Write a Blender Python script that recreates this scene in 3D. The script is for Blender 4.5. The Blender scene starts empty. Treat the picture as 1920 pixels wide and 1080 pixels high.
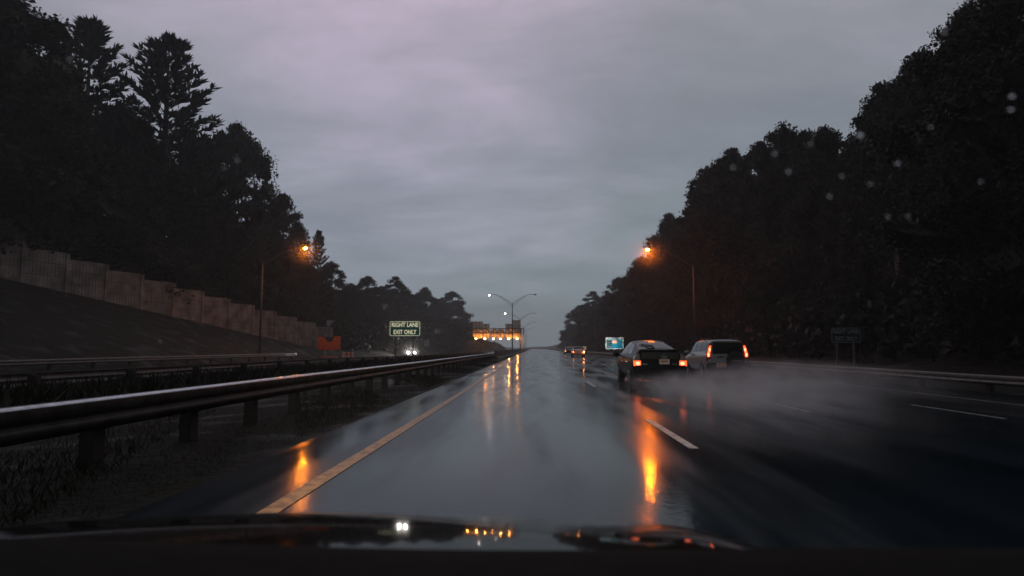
import bpy, math, random
import numpy as np
from mathutils import Vector, Matrix, Euler
R = math.radians
random.seed(7)
rng = np.random.default_rng(11)
S = bpy.context.scene
COL = S.collection

# ------------------------------------------------------------------ camera
F_PX, HOR_Y, VP_X = 1240.0, 653.0, 1000.0
CAM_H = 1.146
cam_d = bpy.data.cameras.new('camera')
cam = bpy.data.objects.new('camera', cam_d); COL.objects.link(cam)
cam.location = (0, 0, CAM_H)
cam.rotation_euler = (R(90) + math.atan((HOR_Y - 540) / F_PX), 0, math.atan((VP_X - 960) / F_PX))
cam_d.sensor_width = 36; cam_d.lens = F_PX / 1920 * 36
cam_d.clip_start = 0.05; cam_d.clip_end = 6000
S.camera = cam
cam_d.dof.use_dof = True; cam_d.dof.focus_distance = 34.0; cam_d.dof.aperture_fstop = 3.2; cam_d.dof.aperture_blades = 0
CAM_M = cam.rotation_euler.to_matrix()

# ------------------------------------------------------------------ render / view
S.render.engine = 'CYCLES'
S.view_settings.view_transform = 'Standard'
S.view_settings.look = 'None'
S.view_settings.exposure = 0.0
S.view_settings.gamma = 1.0
S.cycles.use_denoising = True
S.cycles.filter_width = 1.6
S.cycles.max_bounces = 8
S.cycles.diffuse_bounces = 2
S.cycles.glossy_bounces = 4
S.cycles.transmission_bounces = 4
S.cycles.transparent_max_bounces = 8
S.cycles.volume_bounces = 1
S.cycles.volume_step_rate = 1.0
S.cycles.sample_clamp_indirect = 4.0

# ------------------------------------------------------------------ world: overcast dusk sky
SUN_EL, SUN_ROT = R(38), R(0)
w = bpy.data.worlds.new('World'); S.world = w; w.use_nodes = True
nt = w.node_tree; nt.nodes.clear()
def N(t, nt=nt, **k):
    n = nt.nodes.new(t)
    for a, b in k.items():
        setattr(n, a, b)
    return n
def ramp(nt, pts, interp='LINEAR'):
    r = nt.nodes.new('ShaderNodeValToRGB'); r.color_ramp.interpolation = interp
    e = r.color_ramp.elements
    while len(e) < len(pts): e.new(0.5)
    for i, (p, c) in enumerate(pts):
        e[i].position = p
        e[i].color = (c, c, c, 1) if not hasattr(c, '__len__') else (*c, 1)
    return r
L = nt.links.new
tc = N('ShaderNodeTexCoord')
sep = N('ShaderNodeSeparateXYZ'); L(tc.outputs['Generated'], sep.inputs[0])
grad = ramp(nt, [(0.0, (.275, .345, .380)), (.10, (.245, .298, .328)), (.30, (.226, .256, .283)), (.55, (.300, .300, .330)), (1.0, (.30, .30, .33))])
L(sep.outputs['Z'], grad.inputs[0])
# cloud layer seen in perspective: direction / (z + c)
zc = N('ShaderNodeMath', operation='ADD'); L(sep.outputs['Z'], zc.inputs[0]); zc.inputs[1].default_value = .28
zm = N('ShaderNodeMath', operation='MAXIMUM'); L(zc.outputs[0], zm.inputs[0]); zm.inputs[1].default_value = .05
inv = N('ShaderNodeMath', operation='DIVIDE'); inv.inputs[0].default_value = 1.0; L(zm.outputs[0], inv.inputs[1])
vs = N('ShaderNodeVectorMath', operation='SCALE'); L(tc.outputs['Generated'], vs.inputs[0]); L(inv.outputs[0], vs.inputs['Scale'])
n1 = N('ShaderNodeTexNoise'); n1.inputs['Scale'].default_value = 1.7; n1.inputs['Detail'].default_value = 5; n1.inputs['Roughness'].default_value = .60; n1.inputs['Distortion'].default_value = .35
mp = N('ShaderNodeMapping'); mp.inputs['Scale'].default_value = (1.0, 1.7, 1.0); mp.inputs['Location'].default_value = (3.1, .6, .4)
L(vs.outputs[0], mp.inputs[0]); L(mp.outputs[0], n1.inputs['Vector'])
cl = ramp(nt, [(.28, (.79, .81, .84)), (.5, (.98, .98, .995)), (.72, (1.28, 1.20, 1.25))])
L(n1.outputs['Fac'], cl.inputs[0])
mul = N('ShaderNodeMixRGB', blend_type='MULTIPLY'); mul.inputs[0].default_value = 1.0
L(grad.outputs[0], mul.inputs[1]); L(cl.outputs[0], mul.inputs[2])
# two thinner, brighter pinkish places in the cloud deck
def px_dir(px, py):
    v = CAM_M @ Vector(((px - 960) / F_PX, (540 - py) / F_PX, -1)); return v.normalized()
cur = mul
for (d, lo, hi, tint) in ((px_dir(650, 30), .88, 1.0, (1.42, 1.28, 1.38)), (px_dir(880, 130), .94, 1.0, (1.12, 1.07, 1.11)), (px_dir(1380, 60), .94, 1.0, (1.08, 1.05, 1.08))):
    dp = N('ShaderNodeVectorMath', operation='DOT_PRODUCT'); L(tc.outputs['Generated'], dp.inputs[0]); dp.inputs[1].default_value = d
    wob = N('ShaderNodeMath', operation='MULTIPLY_ADD'); L(n1.outputs['Fac'], wob.inputs[0]); wob.inputs[1].default_value = .05; L(dp.outputs['Value'], wob.inputs[2])
    mr = N('ShaderNodeMapRange', interpolation_type='SMOOTHSTEP'); L(wob.outputs[0], mr.inputs[0])
    mr.inputs[1].default_value = lo + .022; mr.inputs[2].default_value = hi + .03
    mx = N('ShaderNodeMixRGB', blend_type='MULTIPLY'); L(mr.outputs[0], mx.inputs[0]); L(cur.outputs[0], mx.inputs[1]); mx.inputs[2].default_value = (*tint, 1)
    cur = mx
# sky ahead stays bright; the unseen part behind is dimmed to cut ambient light
az = N('ShaderNodeMapRange', interpolation_type='SMOOTHSTEP'); L(sep.outputs['Y'], az.inputs[0])
az.inputs[1].default_value = -.9; az.inputs[2].default_value = .95; az.inputs[3].default_value = .30; az.inputs[4].default_value = 1.04
azm = N('ShaderNodeVectorMath', operation='SCALE'); L(cur.outputs[0], azm.inputs[0]); L(az.outputs[0], azm.inputs['Scale'])
cur = azm
sc10 = N('ShaderNodeMixRGB', blend_type='MULTIPLY'); sc10.inputs[0].default_value = 1.0; L(cur.outputs[0], sc10.inputs[1]); sc10.inputs[2].default_value = (10, 10, 10, 1)
sky = N('ShaderNodeTexSky'); sky.sky_type = 'NISHITA'; sky.sun_disc = False; sky.sun_elevation = SUN_EL; sky.sun_rotation = SUN_ROT
mixs = N('ShaderNodeMixRGB'); mixs.inputs[0].default_value = .02; L(sc10.outputs[0], mixs.inputs[1]); L(sky.outputs[0], mixs.inputs[2])
bg = N('ShaderNodeBackground'); bg.inputs['Strength'].default_value = .10; L(mixs.outputs[0], bg.inputs['Color'])
wo = N('ShaderNodeOutputWorld'); L(bg.outputs[0], wo.inputs['Surface'])
# the sun behind thick cloud: very weak and very soft
sl = bpy.data.lights.new('sun', 'SUN'); sl.energy = .03; sl.angle = R(60); sl.color = (1, .96, .93)
so = bpy.data.objects.new('sun', sl); COL.objects.link(so)
so.rotation_euler = Euler((R(90) - SUN_EL, 0, R(180)), 'XYZ')

# ------------------------------------------------------------------ helpers
def at(px, py, Y):
    d = CAM_M @ Vector(((px - 960) / F_PX, (540 - py) / F_PX, -1))
    t = Y / d.y
    return Vector((d.x * t, Y, CAM_H + d.z * t))

def tag(o, label=None, cat=None, group=None, kind=None):
    if label: o['label'] = label
    if cat: o['category'] = cat
    if group: o['group'] = group
    if kind: o['kind'] = kind
    return o
def empty(name, loc=(0, 0, 0), rz=0.0):
    o = bpy.data.objects.new(name, None); COL.objects.link(o); o.location = loc; o.rotation_euler = (0, 0, rz); o.empty_display_size = .2
    return o
def link_mesh(name, me, mat, parent=None, smooth=False):
    if mat is not None and not me.materials: me.materials.append(mat)
    if smooth: me.polygons.foreach_set('use_smooth', [True] * len(me.polygons))
    o = bpy.data.objects.new(name, me); COL.objects.link(o)
    if parent is not None: o.parent = parent
    return o
def copy_tree(o, parent=None):
    c = o.copy(); COL.objects.link(c)
    if parent is not None: c.parent = parent
    for ch in [x for x in COL.objects if x.parent == o]: copy_tree(ch, c)
    return c

class MB:
    def __init__(s): s.v = []; s.f = []
    def quad(s, a, b, c, d):
        n = len(s.v); s.v += [tuple(a), tuple(b), tuple(c), tuple(d)]; s.f.append((n, n + 1, n + 2, n + 3)); return s
    def box(s, lo, hi, M=None):
        n = len(s.v); x0, y0, z0 = lo; x1, y1, z1 = hi
        p = [(x0, y0, z0), (x1, y0, z0), (x1, y1, z0), (x0, y1, z0), (x0, y0, z1), (x1, y0, z1), (x1, y1, z1), (x0, y1, z1)]
        if M is not None: p = [tuple(M @ Vector(q)) for q in p]
        s.v += p
        s.f += [tuple(n + i for i in q) for q in ((0, 3, 2, 1), (4, 5, 6, 7), (0, 1, 5, 4), (1, 2, 6, 5), (2, 3, 7, 6), (3, 0, 4, 7))]; return s
    def tube(s, pts, rad, seg=8, cap=True):
        pts = [Vector(p) for p in pts]; m = len(pts)
        if not hasattr(rad, '__len__'): rad = [rad] * m
        n0 = len(s.v); prev = None
        for i, p in enumerate(pts):
            t = (pts[min(i + 1, m - 1)] - pts[max(i - 1, 0)]).normalized()
            a = prev if prev is not None else (Vector((1, 0, 0)) if abs(t.x) < .9 else Vector((0, 1, 0)))
            u = (a - t * a.dot(t)).normalized(); prev = u; v = t.cross(u)
            for k in range(seg):
                an = 2 * math.pi * k / seg
                s.v.append(tuple(p + (u * math.cos(an) + v * math.sin(an)) * rad[i]))
        for i in range(m - 1):
            for k in range(seg):
                a, b = n0 + i * seg + k, n0 + i * seg + (k + 1) % seg
                s.f.append((a, b, b + seg, a + seg))
        if cap:
            s.f.append(tuple(n0 + k for k in reversed(range(seg)))); s.f.append(tuple(n0 + (m - 1) * seg + k for k in range(seg)))
        return s
    def prism(s, poly, y0, y1):            # polygon in x-z, counter-clockwise seen from -y, extruded along y
        n = len(s.v); m = len(poly)
        s.v += [(x, y0, z) for x, z in poly] + [(x, y1, z) for x, z in poly]
        s.f.append(tuple(n + i for i in range(m))); s.f.append(tuple(n + m + i for i in reversed(range(m))))
        for i in range(m):
            j = (i + 1) % m; s.f.append((n + j, n + i, n + m + i, n + m + j))
        return s
    def ball(s, c, r, seg=10, rings=6, sc=(1, 1, 1)):
        n = len(s.v); c = Vector(c)
        for i in range(rings + 1):
            th = math.pi * i / rings
            for k in range(seg):
                an = 2 * math.pi * k / seg
                s.v.append((c.x + r * sc[0] * math.sin(th) * math.cos(an), c.y + r * sc[1] * math.sin(th) * math.sin(an), c.z + r * sc[2] * math.cos(th)))
        for i in range(rings):
            for k in range(seg):
                a, b = n + i * seg + k, n + i * seg + (k + 1) % seg
                s.f.append((a, a + seg, b + seg, b))
        return s
    def grid(s, P):                          # P[i][j] points
        n = len(s.v); a, b = len(P), len(P[0])
        for r in P: s.v += [tuple(q) for q in r]
        for i in range(a - 1):
            for j in range(b - 1):
                q = n + i * b + j; s.f.append((q, q + 1, q + b + 1, q + b))
        return s
    def mesh(s, name):
        me = bpy.data.meshes.new(name); me.from_pydata(s.v, [], s.f); me.validate(); me.update(); return me
    def build(s, name, mat, parent=None, smooth=False, bevel=0):
        o = link_mesh(name, s.mesh(name), mat, parent, smooth)
        if bevel:
            b = o.modifiers.new('bevel', 'BEVEL'); b.width = bevel; b.segments = 2; b.limit_method = 'ANGLE'
        return o

def new_mat(name):
    m = bpy.data.materials.new(name); m.use_nodes = True
    return m, m.node_tree, m.node_tree.nodes['Principled BSDF']
def mat(name, col, rough=.6, metal=0.0, var=.15, scale=6.0, bump=0.0, bscale=40.0, ior=1.45, spec=.5, coat=0.0):
    m, t, b = new_mat(name)
    tcn = t.nodes.new('ShaderNodeTexCoord')
    n = t.nodes.new('ShaderNodeTexNoise'); n.inputs['Scale'].default_value = scale; n.inputs['Detail'].default_value = 4
    t.links.new(tcn.outputs['Object'], n.inputs['Vector'])
    r = ramp(t, [(.3, tuple(c * (1 - var) for c in col)), (.7, tuple(min(1, c * (1 + var)) for c in col))])
    t.links.new(n.outputs['Fac'], r.inputs[0]); t.links.new(r.outputs[0], b.inputs['Base Color'])
    b.inputs['Roughness'].default_value = rough; b.inputs['Metallic'].default_value = metal; b.inputs['IOR'].default_value = ior
    b.inputs['Specular IOR Level'].default_value = spec; b.inputs['Coat Weight'].default_value = coat
    if bump:
        n2 = t.nodes.new('ShaderNodeTexNoise'); n2.inputs['Scale'].default_value = bscale; n2.inputs['Detail'].default_value = 5
        t.links.new(tcn.outputs['Object'], n2.inputs['Vector'])
        bp = t.nodes.new('ShaderNodeBump'); bp.inputs['Strength'].default_value = bump; bp.inputs['Distance'].default_value = .02
        t.links.new(n2.outputs['Fac'], bp.inputs['Height']); t.links.new(bp.outputs[0], b.inputs['Normal'])
    return m
def emit(name, col, strength, base=(.3, .1, .05)):
    m, t, b = new_mat(name)
    b.inputs['Base Color'].default_value = (*base, 1); b.inputs['Roughness'].default_value = .3
    b.inputs['Emission Color'].default_value = (*col, 1); b.inputs['Emission Strength'].default_value = strength
    return m
def retro(name, col, rough=.25, fac=.5, base_rough=.5, wear=.72):
    """Retroreflective sheeting / glass-bead paint: sends headlight light back towards the lamps it came from."""
    m, t, b = new_mat(name)
    tcn = t.nodes.new('ShaderNodeTexCoord'); n = t.nodes.new('ShaderNodeTexNoise'); n.inputs['Scale'].default_value = 9; n.inputs['Detail'].default_value = 6
    t.links.new(tcn.outputs['Object'], n.inputs['Vector'])
    r = ramp(t, [(.36, tuple(c * wear for c in col)), (.55, col)]); t.links.new(n.outputs['Fac'], r.inputs[0])
    t.links.new(r.outputs[0], b.inputs['Base Color']); b.inputs['Roughness'].default_value = base_rough
    g = t.nodes.new('ShaderNodeBsdfAnisotropic'); g.inputs['Roughness'].default_value = rough; t.links.new(r.outputs[0], g.inputs['Color'])
    ge = t.nodes.new('ShaderNodeNewGeometry'); t.links.new(ge.outputs['Incoming'], g.inputs['Normal'])
    mx = t.nodes.new('ShaderNodeMixShader'); mx.inputs[0].default_value = fac
    t.links.new(b.outputs[0], mx.inputs[1]); t.links.new(g.outputs[0], mx.inputs[2])
    t.links.new(mx.outputs[0], t.nodes['Material Output'].inputs['Surface'])
    return m

def text_mesh(txt, size, align='CENTER', bold=.0, extrude=.004):
    cu = bpy.data.curves.new('lettering', 'FONT'); cu.body = txt; cu.size = size; cu.align_x = align; cu.align_y = 'CENTER'
    cu.offset = bold; cu.extrude = extrude; cu.resolution_u = 3
    o = bpy.data.objects.new('lettering', cu); COL.objects.link(o)
    bpy.context.view_layer.update()
    me = bpy.data.meshes.new_from_object(o.evaluated_get(bpy.context.evaluated_depsgraph_get()))
    bpy.data.objects.remove(o); me.name = 'lettering'
    for v in me.vertices:                    # stand it up: reads from -y
        x, y, z = v.co; v.co = (x, -z, y)
    me.materials.clear()
    return me

# ------------------------------------------------------------------ materials
def road_mat():
    m, t, b = new_mat('wet_asphalt')
    LK = t.links.new
    tcn = t.nodes.new('ShaderNodeTexCoord')
    mpn = t.nodes.new('ShaderNodeMapping'); mpn.inputs['Scale'].default_value = (1.0, .12, 1.0); LK(tcn.outputs['Object'], mpn.inputs[0])
    n = t.nodes.new('ShaderNodeTexNoise'); n.inputs['Scale'].default_value = 1.6; n.inputs['Detail'].default_value = 6; LK(mpn.outputs[0], n.inputs['Vector'])
    rc = ramp(t, [(.3, (.004, .011, .016)), (.7, (.009, .018, .025))]); LK(n.outputs['Fac'], rc.inputs[0]); LK(rc.outputs[0], b.inputs['Base Color'])
    rr = ramp(t, [(.40, .105), (.50, .15), (.62, .235)]); LK(n.outputs['Fac'], rr.inputs[0])
    sx_ = t.nodes.new('ShaderNodeSeparateXYZ'); LK(tcn.outputs['Object'], sx_.inputs[0])
    wt_ = t.nodes.new('ShaderNodeMath'); wt_.operation = 'MULTIPLY'; wt_.inputs[1].default_value = 2 * math.pi / 1.72; LK(sx_.outputs['X'], wt_.inputs[0])
    cs_ = t.nodes.new('ShaderNodeMath'); cs_.operation = 'COSINE'; LK(wt_.outputs[0], cs_.inputs[0])
    ra_ = t.nodes.new('ShaderNodeMath'); ra_.operation = 'MULTIPLY_ADD'; ra_.inputs[1].default_value = .028; LK(cs_.outputs[0], ra_.inputs[0]); LK(rr.outputs[0], ra_.inputs[2])
    LK(ra_.outputs[0], b.inputs['Roughness'])
    b.inputs['IOR'].default_value = 1.33; b.inputs['Specular IOR Level'].default_value = .22
    n2 = t.nodes.new('ShaderNodeTexNoise'); n2.inputs['Scale'].default_value = 26; n2.inputs['Detail'].default_value = 2; LK(tcn.outputs['Object'], n2.inputs['Vector'])
    n3 = t.nodes.new('ShaderNodeTexNoise'); n3.inputs['Scale'].default_value = 11; n3.inputs['Detail'].default_value = 3; LK(tcn.outputs['Object'], n3.inputs['Vector'])
    ad = t.nodes.new('ShaderNodeMath'); ad.operation = 'MULTIPLY_ADD'; LK(n3.outputs['Fac'], ad.inputs[0]); ad.inputs[1].default_value = 1.6; LK(n2.outputs['Fac'], ad.inputs[2])
    bp = t.nodes.new('ShaderNodeBump'); bp.inputs['Strength'].default_value = .10; bp.inputs['Distance'].default_value = .006
    LK(ad.outputs[0], bp.inputs['Height']); LK(bp.outputs[0], b.inputs['Normal'])
    return m
def ground_mat():
    m, t, b = new_mat('grass_and_earth'); LK = t.links.new
    tcn = t.nodes.new('ShaderNodeTexCoord')
    n = t.nodes.new('ShaderNodeTexNoise'); n.inputs['Scale'].default_value = .6; n.inputs['Detail'].default_value = 8; LK(tcn.outputs['Object'], n.inputs['Vector'])
    rc = ramp(t, [(.36, (.010, .0085, .0055)), (.52, (.015, .013, .007)), (.68, (.019, .0175, .008))]); LK(n.outputs['Fac'], rc.inputs[0]); LK(rc.outputs[0], b.inputs['Base Color'])
    rr = ramp(t, [(.34, .5), (.5, .95)]); LK(n.outputs['Fac'], rr.inputs[0]); LK(rr.outputs[0], b.inputs['Roughness']); b.inputs['Specular IOR Level'].default_value = .22
    n2 = t.nodes.new('ShaderNodeTexNoise'); n2.inputs['Scale'].default_value = 9; n2.inputs['Detail'].default_value = 7; LK(tcn.outputs['Object'], n2.inputs['Vector'])
    bp = t.nodes.new('ShaderNodeBump'); bp.inputs['Strength'].default_value = .9; bp.inputs['Distance'].default_value = .12
    LK(n2.outputs['Fac'], bp.inputs['Height']); LK(bp.outputs[0], b.inputs['Normal'])
    return m
def leaf_mat(name, c0, c1):
    m, t, b = new_mat(name); LK = t.links.new
    ge = t.nodes.new('ShaderNodeNewGeometry')
    r = ramp(t, [(0.0, c0), (1.0, c1)]); LK(ge.outputs['Random Per Island'], r.inputs[0]); LK(r.outputs[0], b.inputs['Base Color'])
    b.inputs['Roughness'].default_value = .7; b.inputs['Specular IOR Level'].default_value = .25
    return m
M = dict(
    road=road_mat(), ground=ground_mat(),
    leaf=leaf_mat('broad_leaves', (.020, .0175, .0095), (.040, .035, .017)),
    needle=leaf_mat('pine_needles', (.018, .018, .011), (.035, .034, .019)),
    brush=leaf_mat('brush_leaves', (.013, .0115, .007), (.026, .023, .013)),
    grass=leaf_mat('grass_blades', (.017, .0145, .0075), (.030, .026, .012)),
    bark=mat('bark', (.06, .05, .04), .9, var=.3, bump=.6, bscale=12),
    concrete=mat('concrete', (.21, .20, .185), .9, var=.5, scale=.9, bump=.5, bscale=18),
    conc_dark=mat('stained_concrete', (.10, .095, .088), .7, var=.3, scale=2, bump=.3),
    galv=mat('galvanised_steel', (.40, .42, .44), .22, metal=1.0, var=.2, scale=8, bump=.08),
    rail_face=mat('shaded_rail_face', (.034, .031, .026), .45, var=.6, scale=5, spec=.15, bump=.15, bscale=14),  # dark copy of the rail steel: shade painted below the sky-lit lip
    galv_old=mat('weathered_steel', (.16, .15, .14), .5, metal=.5, var=.3, scale=5),
    pole=mat('grey_pole_paint', (.13, .13, .13), .5, metal=.3),
    pole_l=mat('dull_pole_metal', (.10, .10, .095), .6, metal=.3),
    rail_post=mat('wet_timber_post', (.030, .026, .020), .7, var=.3),
    tan=mat('sign_back_aluminium', (.70, .62, .50), .55, metal=.1, var=.12, scale=.7),
    black=mat('black_plastic', (.020, .019, .017), .55, var=.1),
    rubber=mat('rubber', (.018, .018, .018), .75),
    dash=mat('dashboard_plastic', (.010, .0085, .006), .9, var=.3, scale=30, bump=.2, bscale=200, spec=.12),
    chrome=mat('chrome', (.7, .7, .7), .15, metal=1, var=.03),
    hub=mat('alloy_wheel', (.35, .35, .36), .35, metal=.8),
    glass=mat('car_glass', (.010, .012, .013), .08, ior=1.45, var=.1, spec=.4),
    paint_k=mat('black_car_paint', (.007, .007, .007), .34, var=.1, coat=.0, spec=.2, bump=.02, bscale=90),
    paint_w=mat('silver_car_paint', (.30, .285, .295), .35, metal=.2, var=.06, coat=.5),
    paint_far=mat('pale_car_paint', (.62, .58, .57), .35, var=.06),
    paint_dk=mat('dark_car_paint', (.03, .03, .035), .3, var=.1, coat=.4),
    lens_clear=mat('clear_lamp_lens', (.24, .19, .18), .15, var=.25, scale=30),
    lens_red=mat('red_lamp_lens', (.25, .02, .015), .2, var=.1),
    hood=mat('wet_car_hood', (.006, .006, .006), .06, var=.3, scale=40, spec=.06),
    sodium=emit('sodium_lamp', (1.0, .18, .005), 2000.0),
    sodium_left=emit('sodium_lamp', (1.0, .24, .012), 1300.0),
    sodium_sm=emit('sign_light', (1.0, .34, .06), 760.0),
    led=emit('white_street_lamp', (1.0, .80, .72), 90.0),
    headlight=emit('headlight_beam', (1.0, .90, .84), 4500.0),
    tail=emit('tail_lamp_glow', (1.0, .11, .02), 2.0),
    tail_hot=emit('tail_bulb_glow', (1.0, .20, .11), 4.6),
    brake=emit('high_brake_lamp', (1.0, .30, .07), 1.6),
    far_tail=emit('far_tail_lamp', (1.0, .30, .06), 40.0),
    yellow=retro('yellow_line_paint', (.42, .215, .070), .55, .10, .4, wear=.35),
    white=retro('white_line_paint', (.50, .47, .44), .55, .10, .4, wear=.3),
    s_green=retro('green_sign_sheet', (.009, .040, .038), .22, .5),
    s_white=retro('white_sign_letters', (.78, .82, .64), .22, .6),
    s_green_dim=retro('dim_green_sheet', (.014, .030, .030), .5, .3),  # dim copy of the green sheet, dimness set in the colour
    s_white_dim=retro('dim_white_letters', (.30, .34, .33), .45, .3),  # letters for the same sign, toned down likewise
    s_blue=retro('blue_sign_sheet', (.006, .20, .36), .10, .55),
    s_bwhite=retro('white_sign_border', (.72, .74, .76), .105, .55),
    s_cream=retro('cream_logo_panel', (.85, .52, .36), .105, .6),
    s_dark=mat('dark_logo_panel', (.03, .028, .026), .6),
    s_pink=retro('pale_sign_sheet', (.8, .62, .54), .12, .6),
    s_orange=retro('orange_sign_sheet', (.66, .13, .03), .33, .5),
    plate=retro('plate_sheet', (.60, .42, .34), .5, .4),
    plate_w=retro('pale_plate_sheet', (.75, .55, .45), .5, .5),
    ink=mat('dark_ink', (.03, .03, .05), .6),
    grey_ink=mat('silver_lettering', (.32, .31, .30), .4, metal=.4),
    panel=mat('solar_panel_face', (.16, .24, .30), .15, var=.1),
    cone=retro('reflective_white', (.8, .66, .58), .32, .6),
)

# ------------------------------------------------------------------ ground profile
def wall_x(Y): return -45.6 + (min(max(Y, 22), 97) - 56) * (15 / 39)
def wall_z(Y): return 7.2 - (min(max(Y, 22), 97) - 56) * (6.2 / 39)
def lerp(a, b, t): return a + (b - a) * t
def interp(x, pts):
    if x <= pts[0][0]: return pts[0][1]
    for (x0, z0), (x1, z1) in zip(pts, pts[1:]):
        if x <= x1: return lerp(z0, z1, (x - x0) / (x1 - x0))
    return pts[-1][1]
def road_z(x):
    return interp(x, [(-2.9, -.02), (-1.9, 0), (1.83, 0), (11.9, -.237), (14.6, -.26)])
def terrain(x, Y):
    if x > 14.6:
        return interp(x, [(14.6, -.26), (19.5, -.1), (26, 1.0), (40, 6.5), (70, 14), (120, 18), (400, 18)])
    if x > -3.0: return road_z(x)
    if x > -27:
        far = min(max((Y - 30) / 120, 0), 1)
        zo = lerp(-.28, -.42, far)
        return interp(x, [(-27, zo), (-13.2, zo), (-12, zo + .06), (-8, -.30), (-4.6, -.06), (-3.0, -.03)])
    zo = terrain(-26.99, Y); wx, wz = wall_x(Y), wall_z(Y)
    if x > wx:
        t = (x + 27) / (wx + 27); return lerp(zo, wz, t ** 1.05)
    return wz + min(wx - x, 60) * .10

def sheet(name, x0, x1, nx, y0, y1, ys, mt, dz, fn=terrain, kind='structure'):
    xs = np.linspace(x0, x1, nx)
    P = [[(x, y, fn(x, y) + dz) for x in xs] for y in ys]
    o = MB().grid(P).build(name, mt, smooth=True)
    return tag(o, kind=kind)
ysA = list(np.arange(-40, 140, 4)) + list(np.arange(140, 420, 20)) + list(np.arange(420, 1561, 120))
xsG = sorted(set(list(np.arange(-400, -70, 30)) + list(np.arange(-70, -27, 1.5)) + [-27, -26.99, -13.2, -12, -8, -4.6, -3.0, -2.9, -1.9, 1.83, 11.9, 14.6, 17, 19.5, 22, 26, 30, 40, 50, 70, 120, 200, 300, 400] + list(np.arange(-26, -13, 2))))
P = [[(x, y, terrain(x, y) - (.03 if (-2.88 < x < 14.5 or -26.5 < x < -13.3) else 0)) for x in xsG] for y in ysA]
g = MB().grid(P).build('ground', M['ground'], smooth=True); tag(g, kind='structure')
xr = [-2.86, -1.9, 0, 1.83, 5.3, 8.75, 11.9, 14.4]
P = [[(x, y, road_z(x) + .004) for x in xr] for y in ysA]
tag(MB().grid(P).build('road', M['road'], smooth=True), kind='structure')
xo = np.linspace(-26.3, -13.4, 6)
P = [[(x, y, terrain(x, y) + .006) for x in xo] for y in ysA]
tag(MB().grid(P).build('opposite_road', M['road'], smooth=True), kind='structure')
# painted lines
def stripe(name, x, y0, y1, wd, mt, dz=.009, fn=road_z):
    ys = np.arange(y0, y1 + .01, 3.0) if y1 - y0 > 6 else [y0, y1]
    P = [[(x - wd / 2, y, fn(x - wd / 2) + dz), (x + wd / 2, y, fn(x + wd / 2) + dz)] for y in ys]
    return tag(MB().grid(P).build(name, mt), kind='structure')
stripe('yellow_edge_line', -1.85, -6, 420, .15, M['yellow'])
stripe('white_edge_line', 11.85, -6, 420, .11, M['white'])
for x, y0 in ((1.83, 7.75), (5.30, 13.0), (8.75, 12.75)):
    for k in range(-1, 18):
        stripe('lane_dash', x, y0 + 12.2 * k, y0 + 12.2 * k + 3.05, .115, M['white'])
for k in range(0, 14):
    stripe('lane_dash', -17.6, 20 + 12.2 * k, 23 + 12.2 * k, .12, M['white'], .012, lambda x: terrain(x, 150))
# low far hills closing the valley
P = []
for y in np.linspace(950, 1250, 6):
    r = []
    for x in np.linspace(-380, 380, 40):
        k = math.sin(math.pi * (y - 950) / 300)
        r.append((x, y, -1 + k * (2 + 2 * math.sin(x * .011 + 1.3) + 1.5 * math.sin(x * .037 + .4))))
    P.append(r)
tag(MB().grid(P).build('hills', M['ground'], smooth=True), kind='structure')

# ------------------------------------------------------------------ foliage
def leaves_mesh(name, cen, size, mt, aspect=1.0, dirs=None, flat=0.0):
    """one mesh of many leaf-sized quads; cen (n,3), size (n,)"""
    n = len(cen)
    a = rng.normal(size=(n, 3)); a[:, 2] *= (1 - flat)
    if dirs is not None: a = dirs
    a /= np.linalg.norm(a, axis=1, keepdims=True) + 1e-9
    b = rng.normal(size=(n, 3)); b -= a * (a * b).sum(1, keepdims=True); b /= np.linalg.norm(b, axis=1, keepdims=True) + 1e-9
    sa = (size * .5)[:, None] * a; sb = (size * .5 / aspect)[:, None] * b
    v = np.stack([cen - sa, cen + sb * .9 + sa * .1, cen + sa, cen - sb * .9 + sa * .1], 1).reshape(-1, 3)
    me = bpy.data.meshes.new(name)
    me.vertices.add(n * 4); me.vertices.foreach_set('co', v.astype(np.float32).ravel())
    me.loops.add(n * 4); me.loops.foreach_set('vertex_index', np.arange(n * 4, dtype=np.int32))
    me.polygons.add(n); me.polygons.foreach_set('loop_start', np.arange(0, n * 4, 4, dtype=np.int32)); me.polygons.foreach_set('loop_total', np.full(n, 4, dtype=np.int32))
    me.update(calc_edges=True); me.materials.append(mt)
    return me
def unit(n):
    d = rng.normal(size=(n, 3)); return d / np.linalg.norm(d, axis=1, keepdims=True)
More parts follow.
